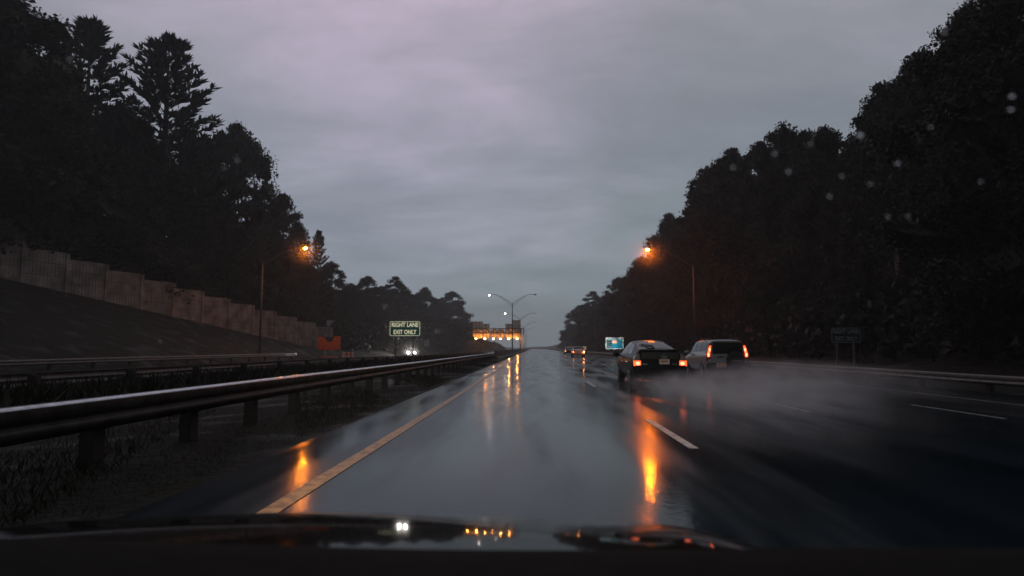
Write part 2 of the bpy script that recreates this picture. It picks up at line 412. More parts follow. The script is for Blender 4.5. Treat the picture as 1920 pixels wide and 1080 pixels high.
def broad_tree_meshes(H, crown_r, base, seed, n_clump=150, per=260, leaf=.25, lean=0.0):
    global rng
    rng = np.random.default_rng(seed)
    tr = MB(); cens = []; szs = []
    clumps = []
    for i in range(n_clump):
        t = rng.random() ** .8
        z = base + (H - base) * t
        env = crown_r * (math.sin(math.pi * min(1, .12 + .88 * t) ** .85) ** .62) * (.8 + .35 * rng.random())
        an = rng.random() * 2 * math.pi
        rr = env * math.sqrt(.25 + .75 * rng.random())
        cr = (.10 + .06 * rng.random()) * crown_r * 1.9 * (1.15 - .52 * t)
        clumps.append((rr * math.cos(an) + lean * t, rr * math.sin(an), base + (H - cr * .7 - base) * t - .04 * H * rng.random(), cr))
    clumps.append((lean * .9, 0, H - .7, .8))
    tr.tube([(0, 0, -.6), (.1, 0, H * .2), (lean * .4, .1, H * .5), (lean * .9, 0, H * .9)], [H * .017, H * .014, H * .009, H * .002], 7)
    for c in clumps[:34]:
        z0 = max(H * .15, c[2] - math.hypot(c[0], c[1]) * .8 - .5)
        tr.tube([(lean * z0 / H, 0, z0), (c[0] * .5, c[1] * .5, (z0 + c[2]) / 2), c[:3]], [H * .006, H * .004, H * .0015], 5, cap=False)
    for (x, y, z, cr) in clumps:
        n = int(per * (cr / (.2 * crown_r)) ** 1.3)
        d = unit(n) * (rng.random((n, 1)) ** .45) * cr * np.array([1.1, 1.1, .78])
        d *= np.where(rng.random((n, 1)) < .16, 1.0 + .38 * rng.random((n, 1)), 1.0)
        cens.append(d + np.array([x, y, z])); szs.append(leaf * (.55 + .9 * rng.random(n)))
        k = 5
        cens.append(unit(k) * cr * .35 + np.array([x, y, z])); szs.append(np.full(k, cr * 1.25))
    return tr.mesh('trunk'), leaves_mesh('crown', np.concatenate(cens), np.concatenate(szs), M['leaf'], 1.5)
def pine_meshes(H, R0, seed, base=.22):
    global rng
    rng = np.random.default_rng(seed)
    tr = MB(); tr.tube([(0, 0, -.6), (0, 0, H * .5), (0, 0, H)], [H * .016, H * .010, H * .001], 7)
    cens, dirs, sz = [], [], []
    z = H * base
    while z < H - .3:
        t = (z - H * base) / (H * (1 - base))
        ln = R0 * (1 - t) ** .85 * (.70 + .45 * rng.random()) + .35
        nb = 5 + int(rng.integers(0, 2)); a0 = rng.random() * 6.28
        for b in range(nb):
            an = a0 + b * 6.283 / nb + rng.normal() * .15; l = ln * (.65 + .5 * rng.random())
            up = .05 + .75 * t ** 1.5 + rng.normal() * .06
            pts = []
            for q in np.linspace(0, 1, 7):
                pts.append(Vector((math.cos(an) * l * q, math.sin(an) * l * q, z + l * (up * q * .6 + .30 * q * q - .06 * math.sin(q * 3)))))
            tr.tube(pts, [max(.012, .06 * (1 - q) * (1 - .6 * t)) for q in np.linspace(0, 1, 7)], 4, cap=False)
            for s in np.linspace(.22, 1.0, max(5, int(l * 3.4))):
                f = s * 6; i = min(int(f), 5); p = pts[i].lerp(pts[i + 1], f - i)
                tan = (pts[i + 1] - pts[i]).normalized()
                side = .55 * l * .22 * (1.15 - s)
                off = Vector((-math.sin(an), math.cos(an), 0)) * rng.normal() * side
                n = 11
                d = unit(n) * .75 + np.array(tan)[None] * 1.0 + np.array([0, 0, .35]); d /= np.linalg.norm(d, axis=1, keepdims=True)
                ns = .52 + .35 * rng.random(n)
                cens.append(np.array(p + off)[None] + d * ns[:, None] * .45); dirs.append(d); sz.append(ns)
        z += (.62 + .35 * rng.random()) * (1.55 - .8 * t) * H / 24
    d = unit(60) * .6 + np.array([0, 0, 1.0]); d /= np.linalg.norm(d, axis=1, keepdims=True)
    cens.append(np.array([[0, 0, H - .6]]) + d * .5); dirs.append(d); sz.append(np.full(60, 1.0))
    return tr.mesh('trunk'), leaves_mesh('crown', np.concatenate(cens), np.concatenate(sz), M['needle'], 4.2, np.concatenate(dirs))

PROTO = {
    'a': (20.0,) + broad_tree_meshes(20, 5.6, 1.0, 21),
    'b': (20.0,) + broad_tree_meshes(20, 4.6, .6, 22, n_clump=140),
    'c': (20.0,) + broad_tree_meshes(20, 6.4, 1.5, 23, n_clump=170, lean=.9),
    'd': (20.0,) + broad_tree_meshes(20, 5.2, .8, 24, n_clump=130, per=260, lean=-.8),
    'n': (20.0,) + broad_tree_meshes(20, 5.6, .6, 26, n_clump=190, per=520, leaf=.17),
    's': (9.0,) + broad_tree_meshes(9, 4.4, .2, 25, n_clump=90, per=240, leaf=.22),
    'p': (24.0,) + pine_meshes(24, 6.6, 31),
    'q': (24.0,) + pine_meshes(24, 5.4, 32),
}
for k_ in PROTO: PROTO[k_][1].materials.append(M['bark'])
def tree(name, kind, px, py, Y, label, group, wide=1.0, cat='tree'):
    H, tm, cm = PROTO[kind]
    p = at(px, py, Y); zb = terrain(p.x, Y)
    s = max(.15, (p.z - zb) / H)
    t = empty(name, (p.x, Y, zb - .05), random.random() * 6.28)
    wide *= 1.0 if kind in 'pq' else 1.22
    t.scale = (s * wide, s * wide, s)
    tag(t, label, cat, group)
    for nm, me in (('trunk', tm), ('crown', cm)):
        o = bpy.data.objects.new(nm, me); COL.objects.link(o); o.parent = t
    return t
GL = 'trees on the bank left of the road'; GR = 'trees on the bank right of the road'
for a in [
    ('leafy_tree', 'c', -75, -110, 58, 'huge dark leafy tree filling the top left corner of the sky', 1.0),
    ('leafy_tree', 'b', -5, -10, 68, 'dark leafy tree with ragged right edge left of the twin pines', .75),
    ('pine_tree', 'q', 172, 48, 80, 'spiky topped pine tree half hidden in leafy trees, left of the fuller pine', 1.25),
    ('pine_tree', 'p', 318, 76, 84, 'tall full pine with layered drooping branches against the sky', 1.38),
    ('leafy_tree', 'd', 92, 100, 74, 'dark round leafy tree just in front of the half hidden spiky pine', .7),
    ('leafy_tree', 'a', 235, 195, 86, 'dark leafy tree filling the gap between the two pines', .9),
    ('leafy_tree', 'c', 428, 226, 98, 'broad leafy tree whose crown bulges into the sky right of the full pine', .72),
    ('leafy_tree', 'b', 350, 232, 92, 'dark leafy tree standing straight below the full pine top', .95),
    ('leafy_tree', 'b', 533, 362, 112, 'narrow leafy tree directly above the lit orange lamp on the left', .78),
    ('pine_tree', 'q', 598, 436, 122, 'small pine tip sticking out just right of the left orange lamp', .72),
    ('leafy_tree', 'd', 628, 488, 132, 'low round leafy tree at the foot of the small pine tip', .9),
    ('leafy_tree', 'a', 690, 516, 152, 'round leafy tree in the distance above the orange roadworks sign', .95),
    ('leafy_tree', 'b', 742, 517, 172, 'narrow distant leafy tree rising above the green exit sign on the left', 1.0),
    ('leafy_tree', 'c', 795, 538, 215, 'hazy distant leafy tree between green exit sign and sign gantry', .95),
    ('leafy_tree', 'a', 848, 545, 258, 'last hazy leafy tree before the sign gantry on the left', 1.15),
]: tree(a[0], a[1], a[2], a[3], a[4], a[5], GL, a[6])
for (k, px, py, Y, wd) in [('c', 20, 190, 70, 1.1), ('d', 180, 290, 76, 1.1), ('a', 320, 330, 88, 1.1), ('s', 60, 330, 72, 1.2), ('s', 250, 420, 74, 1.2), ('b', 440, 380, 102, 1.1),
                           ('s', 390, 470, 90, 1.3), ('a', 520, 450, 116, 1.1), ('s', 500, 520, 104, 1.3), ('c', 590, 520, 126, 1.1), ('s', 610, 575, 112, 1.3), ('d', 655, 545, 140, 1.1),
                           ('s', 690, 590, 128, 1.5), ('s', 760, 580, 160, 1.5), ('s', 820, 590, 200, 1.6), ('s', 860, 600, 236, 1.5), ('a', 715, 535, 165, 1.3), ('c', 770, 545, 190, 1.2), ('a', 825, 560, 235, 1.2), ('d', 665, 530, 145, 1.2), ('b', 115, 180, 70, 1.2), ('a', 560, 470, 130, 1.0)]:
    tree('leafy_tree', k, px, py, Y, 'dark leafy tree lost in the black mass behind the concrete noise wall', 'indistinct trees behind the noise wall', wd)
for i, (px, py, Y) in enumerate([(905, 634, 330), (926, 640, 345), (940, 648, 360)]):
    tree('shrub', 's', px, py, Y, ['hazy dark bush behind the gantry lights, largest of three', 'hazy dark bush behind the gantry lights, middle of three', 'small hazy bush behind the gantry nearest the twin arm lamp pole'][i], 'hazy bushes behind the sign gantry', 1.5, 'bush')
for a in [
    ('n', 2020, -260, 30, 'enormous black leafy tree filling the top right corner', 1.0),
    ('n', 1925, -110, 37, 'tall dark leafy tree whose edge leaves the top of the picture on the right', .7),
    ('n', 1815, -2, 42, 'dark leafy tree with a lone tuft on its top near the upper right corner', .62),
    ('d', 1730, 78, 47, 'dark leafy tree on the steep right skyline below the one with the lone tuft', .62),
    ('b', 1650, 150, 55, 'dark leafy tree with loose gappy left edge on the right skyline', .62),
    ('a', 1545, 232, 63, 'lower leafy tree on the right skyline beside the flat shouldered one', .66),
    ('d', 1455, 224, 70, 'leafy tree with flat knobbly top in the middle of the right skyline', .66),
    ('a', 1372, 274, 80, 'rounded leafy tree on the right skyline left of the knobbly topped one', .7),
    ('b', 1322, 312, 90, 'leafy tree whose steep left edge stands above the right lamp pole', .8),
    ('c', 1260, 396, 112, 'leafy tree right behind the lit orange lamp on the right', .72),
    ('d', 1210, 478, 142, 'leafy tree with ragged edge just left of the right orange lamp', .9),
    ('a', 1160, 518, 182, 'hazy leafy tree above the blue service sign', .85),
    ('b', 1112, 545, 240, 'distant hazy leafy tree left of the blue service sign', 1.15),
    ('c', 1085, 572, 315, 'distant hazy leafy tree above the pale car far ahead', .95),
    ('a', 1064, 615, 420, 'farthest and smallest hazy tree on the right roadside', 1.1),
]: tree('leafy_tree', a[0], a[1], a[2], a[3], a[4], GR, a[5])
for (k, px, py, Y, wd) in [('c', 1960, 110, 44, 1.0), ('a', 1850, 190, 52, .9), ('d', 1730, 270, 62, .9), ('b', 1610, 330, 74, .9), ('c', 1490, 350, 84, .9), ('a', 1390, 400, 100, .9), ('a', 1345, 365, 93, .85), ('c', 1300, 408, 104, .9), ('b', 1238, 455, 122, 1.0), ('d', 1430, 312, 78, .8), ('a', 1540, 275, 67, .8), ('b', 1700, 190, 52, .8), ('d', 1780, 110, 47, .8), ('c', 1200, 505, 150, 1.0), ('a', 1175, 540, 175, 1.1), ('c', 1135, 560, 215, 1.2), ('d', 1105, 580, 270, 1.2), ('s', 2136, 380, 30, 1.15), ('s', 1852, 450, 40, 1.15), ('s', 1655, 480, 52, 1.15), ('s', 1532, 520, 64, 1.15), ('s', 1426, 540, 80, 1.15), ('s', 1355, 560, 96, 1.15), ('s', 1275, 575, 124, 1.15), ('s', 1218, 585, 156, 1.15), ('s', 1170, 600, 200, 1.15), ('s', 1136, 610, 250, 1.15), ('s', 1106, 625, 320, 1.15), ('a', 1425, 262, 76, .75), ('d', 1352, 302, 87, .8), ('b', 1510, 240, 68, .7), ('d', 1612, 196, 59, .7), ('a', 1705, 118, 51, .65), ('b', 1280, 480, 118, 1.0), ('s', 1064, 636, 420, 1.5)]:
    tree('leafy_tree', k, px, py, Y, 'dark leafy tree lost in the black mass behind the right guardrail', 'indistinct trees behind the right guardrail', wd)
# brush filling the feet of both woods
def brush(name, pts, label):
    global rng
    rng = np.random.default_rng(77)
    c, s = [], []
    for (x, y, r, h) in pts:
        n = int(46 * r)
        d = unit(n) * (rng.random((n, 1)) ** .4) * np.array([r, r, h])
        q = d + np.array([x, y, terrain(x, y) + h * .5]); c.append(q); s.append(.3 + .5 * rng.random(n) + y * .0012)
    o = link_mesh(name, leaves_mesh(name, np.concatenate(c), np.concatenate(s), M['brush'], 1.4), None)
    tag(o, label, 'undergrowth', kind='stuff')
pr = []; y = 6.0
while y < 420:
    for k in range(3):
        pr.append((23.2 + 3.2 * k + random.uniform(-1, 1), y + random.uniform(-1.5, 1.5), 2.2 + random.random() + y * .004, 2.2 + 1.6 * random.random() + k * .8))
    y += 2.4 + y * .012
brush('undergrowth', pr, 'dark tangled undergrowth at the foot of the right woods')
pl = []; y = 30.0
while y < 420:
    for k in range(3):
        bx = wall_x(y) - 4.2 if y < 97 else -31.5
        pl.append((bx - 2.6 * k + random.uniform(-.6, .6), y + random.uniform(-1.5, 1.5), 1.9 + random.random() + y * .004, 2.2 + 1.6 * random.random() + k * .8))
    y += 2.6 + y * .012
brush('undergrowth', pl, 'dark tangled undergrowth behind the noise wall and along the far verge')
# rough grass of the median verge
n = 34000
gx = -3.0 - np.abs(rng.normal(size=n)) * 2.2; gy = 2.5 + rng.random(n) ** 1.6 * 60
keep = gx > -12; gx, gy = gx[keep], gy[keep]; n = len(gx)
gz = np.array([terrain(a_, b_) for a_, b_ in zip(gx, gy)])
gh = (.04 + .07 * rng.random(n)) * (.6 + .8 * (np.sin(gx * 1.7 + gy * .6) > -.1))
m_n = 22000                                     # taller weeds under the far median rail
wx_ = -11.2 + rng.normal(size=m_n) * .55; wy_ = 4 + rng.random(m_n) ** 1.4 * 145
wh_ = .34 + .50 * rng.random(m_n)
gx = np.concatenate([gx, wx_]); gy = np.concatenate([gy, wy_]); gh = np.concatenate([gh, wh_]); n = len(gx)
gz = np.concatenate([gz, np.array([terrain(a_, b_) for a_, b_ in zip(wx_, wy_)])])
d = rng.normal(size=(n, 3)) * .45; d[:, 2] = 1.0
tag(link_mesh('grass', leaves_mesh('grass', np.stack([gx, gy, gz + gh * .4], 1), gh, M['grass'], 9.0, d), None), 'wet ragged grass on the median verge beside the road', 'grass', kind='stuff')

# ------------------------------------------------------------------ noise wall on the left bank
wall = empty('noise_wall', (wall_x(97), 97, wall_z(97)))
tag(wall, 'grey precast concrete noise wall stepping down the left bank', 'wall')
SP = 3.92; du = Vector((15 / 39, 1, 0)).normalized()
npan = 22
for i in range(npan + 1):
    y = 97 - i * SP * du.y
    if y < 22: break
    x = wall_x(y); z = wall_z(y); HW = 3.25
    ang = math.atan2(du.y, du.x)
    Mx = Matrix.Translation(Vector((x, y, 0))) @ Matrix.Rotation(ang, 4, 'Z')
    inv_w = Matrix.Translation(-wall.location)
    ztop = z + HW + .22
    p = MB().box((-.16, -.20, z - 1.0), (.16, .20, ztop + .05), inv_w @ Mx); p.build('post', M['concrete'], wall)
    if i == npan: break
    zb = z - .2
    m_ = MB()
    rows = 4; top = z + HW + .35
    for r in range(rows):
        za = zb - .8 + (top - zb + .8) * r / rows; zc_ = zb - .8 + (top - zb + .8) * (r + 1) / rows - .03
        m_.box((-SP + .165, -.08, za), (-.165, .08, zc_), inv_w @ Mx)
        for q in range(11):
            xx = -SP + .3 + q * (SP - .6) / 10
            hh = random.uniform(.1, .25)
            m_.box((xx - .09, -.095 - random.random() * .03, za + .04), (xx + .09, -.081, zc_ - .04), inv_w @ Mx)
    m_.build('panel', M['concrete'], wall)

# ------------------------------------------------------------------ guard rails
WB = [(.0, .0), (.012, .03), (.07, .05), (.076, .075), (.076, .108), (.050, .121), (.036, .14), (.036, .165), (.070, .185), (.078, .205), (.078, .285), (.070, .297), (.046, .309), (0, .312)]
def guard_rail(name, label, pts, ztop, face, mt, post_step, post_mt, group, wmul=1.0, splice=False):
    """pts: (x, y, ground) polyline; W-shaped beam with its face towards `face` (+1 = +x)"""
    t = empty(name, (pts[0][0], pts[0][1], pts[0][2])); tag(t, label, 'guardrail', group)
    o = Vector(t.location)
    fine = []
    for (a, b) in zip(pts, pts[1:]):
        nseg = max(1, int((b[1] - a[1]) / 3.8))
        for k in range(nseg): fine.append([lerp(a[q], b[q], k / nseg) for q in range(3)])
    fine.append(list(pts[-1]))
    P = []
    for (x, y, gz_) in fine:
        jit = random.uniform(-.008, .008)
        P.append([(x - o.x + face * (u * wmul) + jit, y - o.y, gz_ + ztop - .31 + v + jit - o.z) for (u, v) in WB] + [(x - o.x - face * .004 + jit, y - o.y, gz_ + ztop + jit - o.z)])
    b = MB().grid(P).build('beam', mt, t, smooth=True)
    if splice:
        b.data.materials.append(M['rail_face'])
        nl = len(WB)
        b.data.polygons.foreach_set('material_index', [0 if (i % nl) in (nl - 4, nl - 3, nl - 2) else 1 for i in range(len(b.data.polygons))])  # bright metal only on the lip as painted sky strip, shade tone elsewhere
    sm = b.modifiers.new('solid', 'SOLIDIFY'); sm.thickness = .006
    if splice:
        for (xa, ya, ga) in [q for q in fine[1::1] if q[1] < 60]:
            P = [[(xa - o.x + face * (u * wmul + .005), yy - o.y, ga + ztop - .31 + v * 1.004 - o.z) for (u, v) in WB[1:10]] for yy in (ya - .16, ya + .16)]
            sp_l = MB().grid(P)
            for bz in (.08, .15, .24):
                for yy in (ya - .11, ya + .11): sp_l.ball((xa - o.x + face * .082, yy - o.y, ga + ztop - .31 + bz - o.z), .014, 6, 4)
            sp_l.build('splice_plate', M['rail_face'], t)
    y = pts[0][1]; cnt = 0
    while y <= pts[-1][1] and cnt < 90:
        for a, c in zip(pts, pts[1:]):
            if a[1] <= y <= c[1]:
                f = (y - a[1]) / (c[1] - a[1]); x = lerp(a[0], c[0], f); gz_ = lerp(a[2], c[2], f)
                MB().box((x - face * .20 - .075 - o.x, y - .09 - o.y, gz_ - .4 - o.z), (x - face * .20 + .075 - o.x, y + .09 - o.y, gz_ + ztop - .03 - o.z)).build('post', post_mt, t)
                MB().box((x - face * .10 - .045 - o.x, y - .07 - o.y, gz_ + ztop - .33 - o.z), (x - face * .10 + .045 - o.x, y + .07 - o.y, gz_ + ztop - .02 - o.z)).build('spacer_block', post_mt, t)
                break
        y += post_step; cnt += 1
    return t
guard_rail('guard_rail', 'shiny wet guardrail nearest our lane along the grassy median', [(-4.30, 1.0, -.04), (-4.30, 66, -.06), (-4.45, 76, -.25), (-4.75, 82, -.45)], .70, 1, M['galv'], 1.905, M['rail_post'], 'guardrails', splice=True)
guard_rail('guard_rail', 'dark guardrail on the far side of the median, seen from its back', [(-12.0, 4, -.10), (-12.0, 40, -.12), (-12.0, 90, -.30), (-11.8, 150, -.42)], .66, -1, M['galv_old'], 3.81, M['rail_post'], 'guardrails')
guard_rail('guard_rail', 'thin dark guardrail along the right shoulder below the woods', [(14.55, 3, -.26), (14.55, 180, -.26)], .56, -1, M['galv_old'], 3.81, M['rail_post'], 'guardrails')
guard_rail('guard_rail', 'faint guardrail along the foot of the left grass bank', [(-27.4, 18, -.20), (-27.4, 76, -.10)], .70, 1, M['galv_old'], 3.81, M['rail_post'], 'guardrails')

# concrete barrier in the median further on
bar = empty('concrete_barrier', (-4.3, 75, -.1)); tag(bar, 'dark stained concrete median barrier starting where the near guardrail ends', 'barrier')
JB = [(-.38, -.2), (.38, -.2), (.38, .08), (.16, .33), (.10, .98), (-.10, .98), (-.16, .33), (-.38, .08)]
for k in range(40):
    y0 = k * 6.1
    MB().prism([(x + .0 * k + min(k, 12) * .018, z) for x, z in JB], y0, y0 + 6.05).build('barrier_segment', M['conc_dark'], bar)

# ------------------------------------------------------------------ street lamps
def cobra_head(t, loc, d, lit, mt_body):
    """cobra head luminaire at loc pointing along d (unit x direction sign), child of lamp t"""
    x, y, z = loc
    h = MB(); h.ball((x, y, z + .02), 1, 10, 6, (.42, .17, .10)); hd = h.build('lamp_head', mt_body, t, smooth=True)
    l = MB(); l.ball((x + d * .06, y, z - .07), 1, 12, 6, (.20, .15, .12)); l.build('lamp_lens', lit, hd, smooth=True)
def roadside_lamp(base, head, top_z, label, lit, group):
    t = empty('street_lamp', base); tag(t, label, 'street lamp', group)
    b = Vector(base)
    tz = top_z - b.z
    MB().tube([(0, 0, -.3), (0, 0, .02)], .22, 10).build('base', M['conc_dark'], t)
    MB().tube([(0, 0, 0), (0, 0, tz)], [.115, .065], 10).build('pole', M['pole_l'], t, smooth=True)
    hx, hz = head[0] - b.x, head[1] - b.z
    d = 1 if hx > 0 else -1
    pts = []
    for q in np.linspace(0, 1, 9): pts.append((hx * q, 0, tz - .25 + (hz - tz + .27) * (1 - (1 - q) ** 1.7)))
    MB().tube(pts, [.055 - .02 * q for q in np.linspace(0, 1, 9)], 8).build('arm', M['pole_l'], t, smooth=True)
    cobra_head(t, (hx + d * .2, 0, hz), d, lit, M['pole'])
    return t
dim = mat('unlit_lamp_lens', (.35, .35, .34), .3)
roadside_lamp((17.4, 72, terrain(17.4, 72)), (12.75, 11.95), 10.15, 'lit orange street lamp in front of the woods right of the road', M['sodium'], 'roadside street lamps')
roadside_lamp((-29.2, 70, terrain(-29.2, 70)), (-24.85, 12.0), 10.35, 'lit orange street lamp on the left bank by the noise wall', M['sodium_left'], 'roadside street lamps')
roadside_lamp((17.4, 188, terrain(17.4, 188)), (13.0, 11.8), 10.1, 'faint unlit street lamp pole far off left of the blue sign', dim, 'roadside street lamps')
def median_lamp(y, x, zj, zh, spread, label, lit):
    t = empty('double_arm_lamp', (x, y, -.1)); tag(t, label, 'street lamp', 'double arm median lamps')
    MB().tube([(0, 0, 0), (0, 0, zj)], [.15, .085], 10).build('pole', M['pole'], t, smooth=True)
    for d in (-1, 1):
        up, lo = [], []
        for q in np.linspace(0, 1, 11):
            xx = d * spread * q
            zz = zj - .1 + (zh - zj + .1) * min(1, (q / .72)) ** .82 if q < .72 else zh
            up.append((xx, 0, zz))
        for q in np.linspace(0, .58, 6):
            lo.append((d * spread * q, 0, zj - .75 + (zh - zj + .32) * (q / .58) ** .9))
        MB().tube(up, .045, 6).tube(lo, .035, 6).build('arm', M['pole'], t)
        cobra_head(t, (d * (spread + .2), 0, zh), d, lit if d < 0 else dim, M['pole'])
    return t
median_lamp(140, -4.45, 10.7, 12.6, 4.6, 'nearest and largest twin arm lamp pole in the median with its left lamp lit', M['led'])
median_lamp(215, -4.3, 10.8, 12.6, 4.6, 'second twin arm lamp pole, left lamp glowing pinkish over the gantry signs', M['led'])
median_lamp(290, -4.1, 10.8, 12.6, 4.6, 'third twin arm lamp pole, unlit and faint in the rain haze', dim)
median_lamp(365, -4.0, 10.8, 12.6, 4.6, 'fourth twin arm lamp pole, barely visible in the rain haze', dim)

# ------------------------------------------------------------------ sign gantry
GY = 225.0
gan = empty('sign_gantry', (-4.0, GY, -.3)); tag(gan, 'steel truss sign gantry over the oncoming lanes, lit from below in orange', 'sign gantry')
go = Vector(gan.location)
def gp(px, py, dy=0.0): return at(px, py, GY) - go + Vector((0, dy, 0))
zt, zb_ = gp(900, 616).z, gp(900, 624.5).z
xl, xr_ = gp(846, 620).x, gp(983, 620).x
tr_ = MB()
for yy in (-.7, .7):
    for z in (zt, zb_): tr_.tube([(xl, yy, z), (xr_, yy, z)], .14, 6)
    nb = 22
    for k in range(nb):
        xa = lerp(xl, xr_, k / nb); xb = lerp(xl, xr_, (k + 1) / nb)
        tr_.tube([(xa, yy, zt if k % 2 else zb_), (xb, yy, zb_ if k % 2 else zt)], .06, 5)
for k in range(0, 23, 2):
    xa = lerp(xl, xr_, k / 22); tr_.tube([(xa, -.7, zt), (xa, .7, zt)], .05, 5).tube([(xa, -.7, zb_), (xa, .7, zb_)], .05, 5)
tr_.build('truss', M['galv_old'], gan)
for px in (977.0, 982.0):
    p = gp(px, 640)
    MB().tube([(p.x, 0, 0), (p.x, 0, zt + .1)], .17, 8).build('post', M['galv_old'], gan)
p = gp(847, 640); MB().tube([(p.x, -.7, 0), (p.x, -.7, zt)], .17, 8).build('post', M['galv_old'], gan)
p = gp(847, 640); MB().tube([(p.x, .7, 0), (p.x, .7, zt)], .17, 8).build('post', M['galv_old'], gan)
for (x0, x1, y0, y1, ns) in ((885.5, 905, 602.5, 634, 3), (905.6, 917.5, 607, 633, 2), (919.5, 930.5, 617.5, 632, 2), (931.2, 945, 617.5, 633, 2), (947.5, 959.5, 607, 634, 2), (960.5, 976, 600, 635, 3)):
    a, b = gp(x0, y1), gp(x1, y0)
    sgn = MB().box((a.x, .86, a.z), (b.x, .90, b.z)).build('sign_panel', M['tan'], gan)
    fr = MB()
    for k in range(ns + 1):
        xx = lerp(a.x + .05, b.x - .05, k / ns); fr.box((xx - .05, .76, a.z - .25), (xx + .05, .855, b.z - .02))
    for k in range(4):
        zz = lerp(a.z + .15, b.z - .15, k / 3); fr.box((a.x + .02, .80, zz - .035), (b.x - .02, .853, zz + .035))
    fr.build('stiffener', M['galv_old'], sgn)
for i, px in enumerate((893.5, 910, 925.8, 939, 954.2, 970)):
    p = gp(px, 635.2)
    f = MB().box((p.x - .35, -2.3, p.z + .10), (p.x + .35, -1.8, p.z + .16)).tube([(p.x, -2.0, p.z + .13), (p.x, .86, p.z + .16)], .04, 5).build('light_fixture', M['galv_old'], gan)
    r = (.17, .20, .11, .08, .17, .17)[i]
    MB().ball((p.x, -2.05, p.z - .02), r, 12, 8).build('lamp', M['sodium_sm'], f, smooth=True)

# ------------------------------------------------------------------ road signs
def rounded(w_, h_, r, n=5):
    pts = []
    for cx, cy, a0 in ((w_ / 2 - r, -h_ / 2 + r, -90), (w_ / 2 - r, h_ / 2 - r, 0), (-w_ / 2 + r, h_ / 2 - r, 90), (-w_ / 2 + r, -h_ / 2 + r, 180)):
        for k in range(n + 1):
            a = R(a0 + 90 * k / n); pts.append((cx + r * math.cos(a), cy + r * math.sin(a)))
    return pts
def border_mb(w_, h_, r, th, y0, y1):
    o_, i_ = rounded(w_, h_, r), rounded(w_ - 2 * th, h_ - 2 * th, max(.01, r - th))
    m_ = MB(); n_ = len(o_)
    m_.v = [(x, y0, z) for x, z in o_] + [(x, y0, z) for x, z in i_] + [(x, y1, z) for x, z in o_] + [(x, y1, z) for x, z in i_]
    for k in range(n_):
        j = (k + 1) % n_
        m_.f += [(k, j, n_ + j, n_ + k), (2 * n_ + j, 2 * n_ + k, 3 * n_ + k, 3 * n_ + j), (j, k, 2 * n_ + k, 2 * n_ + j), (n_ + k, n_ + j, 3 * n_ + j, 3 * n_ + k)]
    return m_
def exit_sign(cx, cy, Y, label, rz, wpx, hpx, mb='s_green', mw='s_white'):
    c = at(cx, cy, Y); w_, h_ = wpx * Y / F_PX, hpx * Y / F_PX
    gz_ = terrain(c.x, Y)
    t = empty('exit_sign', (c.x, Y, gz_), rz); tag(t, label, 'road sign', 'right lane exit only signs')
    zc_ = c.z - gz_
    b = MB().prism([(x, z + zc_) for x, z in rounded(w_, h_, .10)], 0, .02).build('board', M[mb], t)
    bo = border_mb(w_ - .06, h_ - .06, .08, .03, -.006, -.0005); bo.v = [(x, y, z + zc_) for x, y, z in bo.v]; bo.build('border', M[mw], b)
    for k, (txt, dz) in enumerate((('RIGHT LANE', .235), ('EXIT ONLY', -.235))):
        me = text_mesh(txt, h_ * .39, bold=.008)
        xs_ = [v.co.x for v in me.vertices]; wt = max(xs_) - min(xs_)
        sx = w_ * (.86 if k == 0 else .74) / wt
        for v in me.vertices: v.co.x *= sx; v.co.y = v.co.y * 1.0 - .008; v.co.z += zc_ + dz * h_ - .0
        link_mesh('lettering', me, M[mw], b)
    for sx in (-.30, .27):
        MB().box((w_ * sx - .05, .021, -.5), (w_ * sx + .05, .12, zc_ + h_ * .42)).build('post', M['galv_old'], t)
    return t
exit_sign(759.2, 616.2, 50, 'bright green RIGHT LANE EXIT ONLY sign standing in the median', 0, 58.5, 28.5)
exit_sign(1586, 628.5, 39, 'dim green RIGHT LANE EXIT ONLY sign in front of the right woods', R(-3), 53, 29, 's_green_dim', 's_white_dim')

c = at(1152.2, 643.7, 140)
bs = empty('service_sign', (c.x, 140, terrain(c.x, 140))); tag(bs, 'bright blue highway service sign with white border and logo panels', 'road sign')
zc_ = c.z - bs.location.z; w_, h_ = 33 * 140 / F_PX, 21.6 * 140 / F_PX
b = MB().prism([(x, z + zc_) for x, z in rounded(w_, h_, .16)], 0, .03).build('board', M['s_blue'], bs)
bo = border_mb(w_ - .02, h_ - .02, .15, .13, -.008, -.001); bo.v = [(x, y, z + zc_) for x, y, z in bo.v]; bo.build('border', M['s_bwhite'], b)
me = text_mesh('LODGING - EXIT', .34, bold=.01)
xs_ = [v.co.x for v in me.vertices]; sx = w_ * .80 / (max(xs_) - min(xs_))
for v in me.vertices: v.co.x = v.co.x * sx - .03 * w_; v.co.z += zc_ + h_ * .345; v.co.y -= .012
link_mesh('lettering', me, M['s_bwhite'], b)
for (u, v_, uu, vv, mt) in ((-.31, .10, .26, .26, 's_dark'), (-.0, .13, .26, .27, 's_cream'), (-.31, -.26, .24, .24, 's_dark')):
    q = MB().box(((u - uu / 2) * w_, -.02, zc_ + (v_ - vv / 2) * h_), ((u + uu / 2) * w_, -.002, zc_ + (v_ + vv / 2) * h_)).build('logo_panel', M[mt], b)
    if mt == 's_dark':
        MB().box(((u - uu * .36) * w_, -.026, zc_ + (v_ - vv * .16) * h_), ((u + uu * .36) * w_, -.0205, zc_ + (v_ + vv * .06) * h_)).build('logo_stripe', M['s_pink'], q)
for sx in (-.3, .3): MB().box((w_ * sx - .07, .031, -.5), (w_ * sx + .07, .16, zc_ + h_ * .4)).build('post', M['galv_old'], bs)

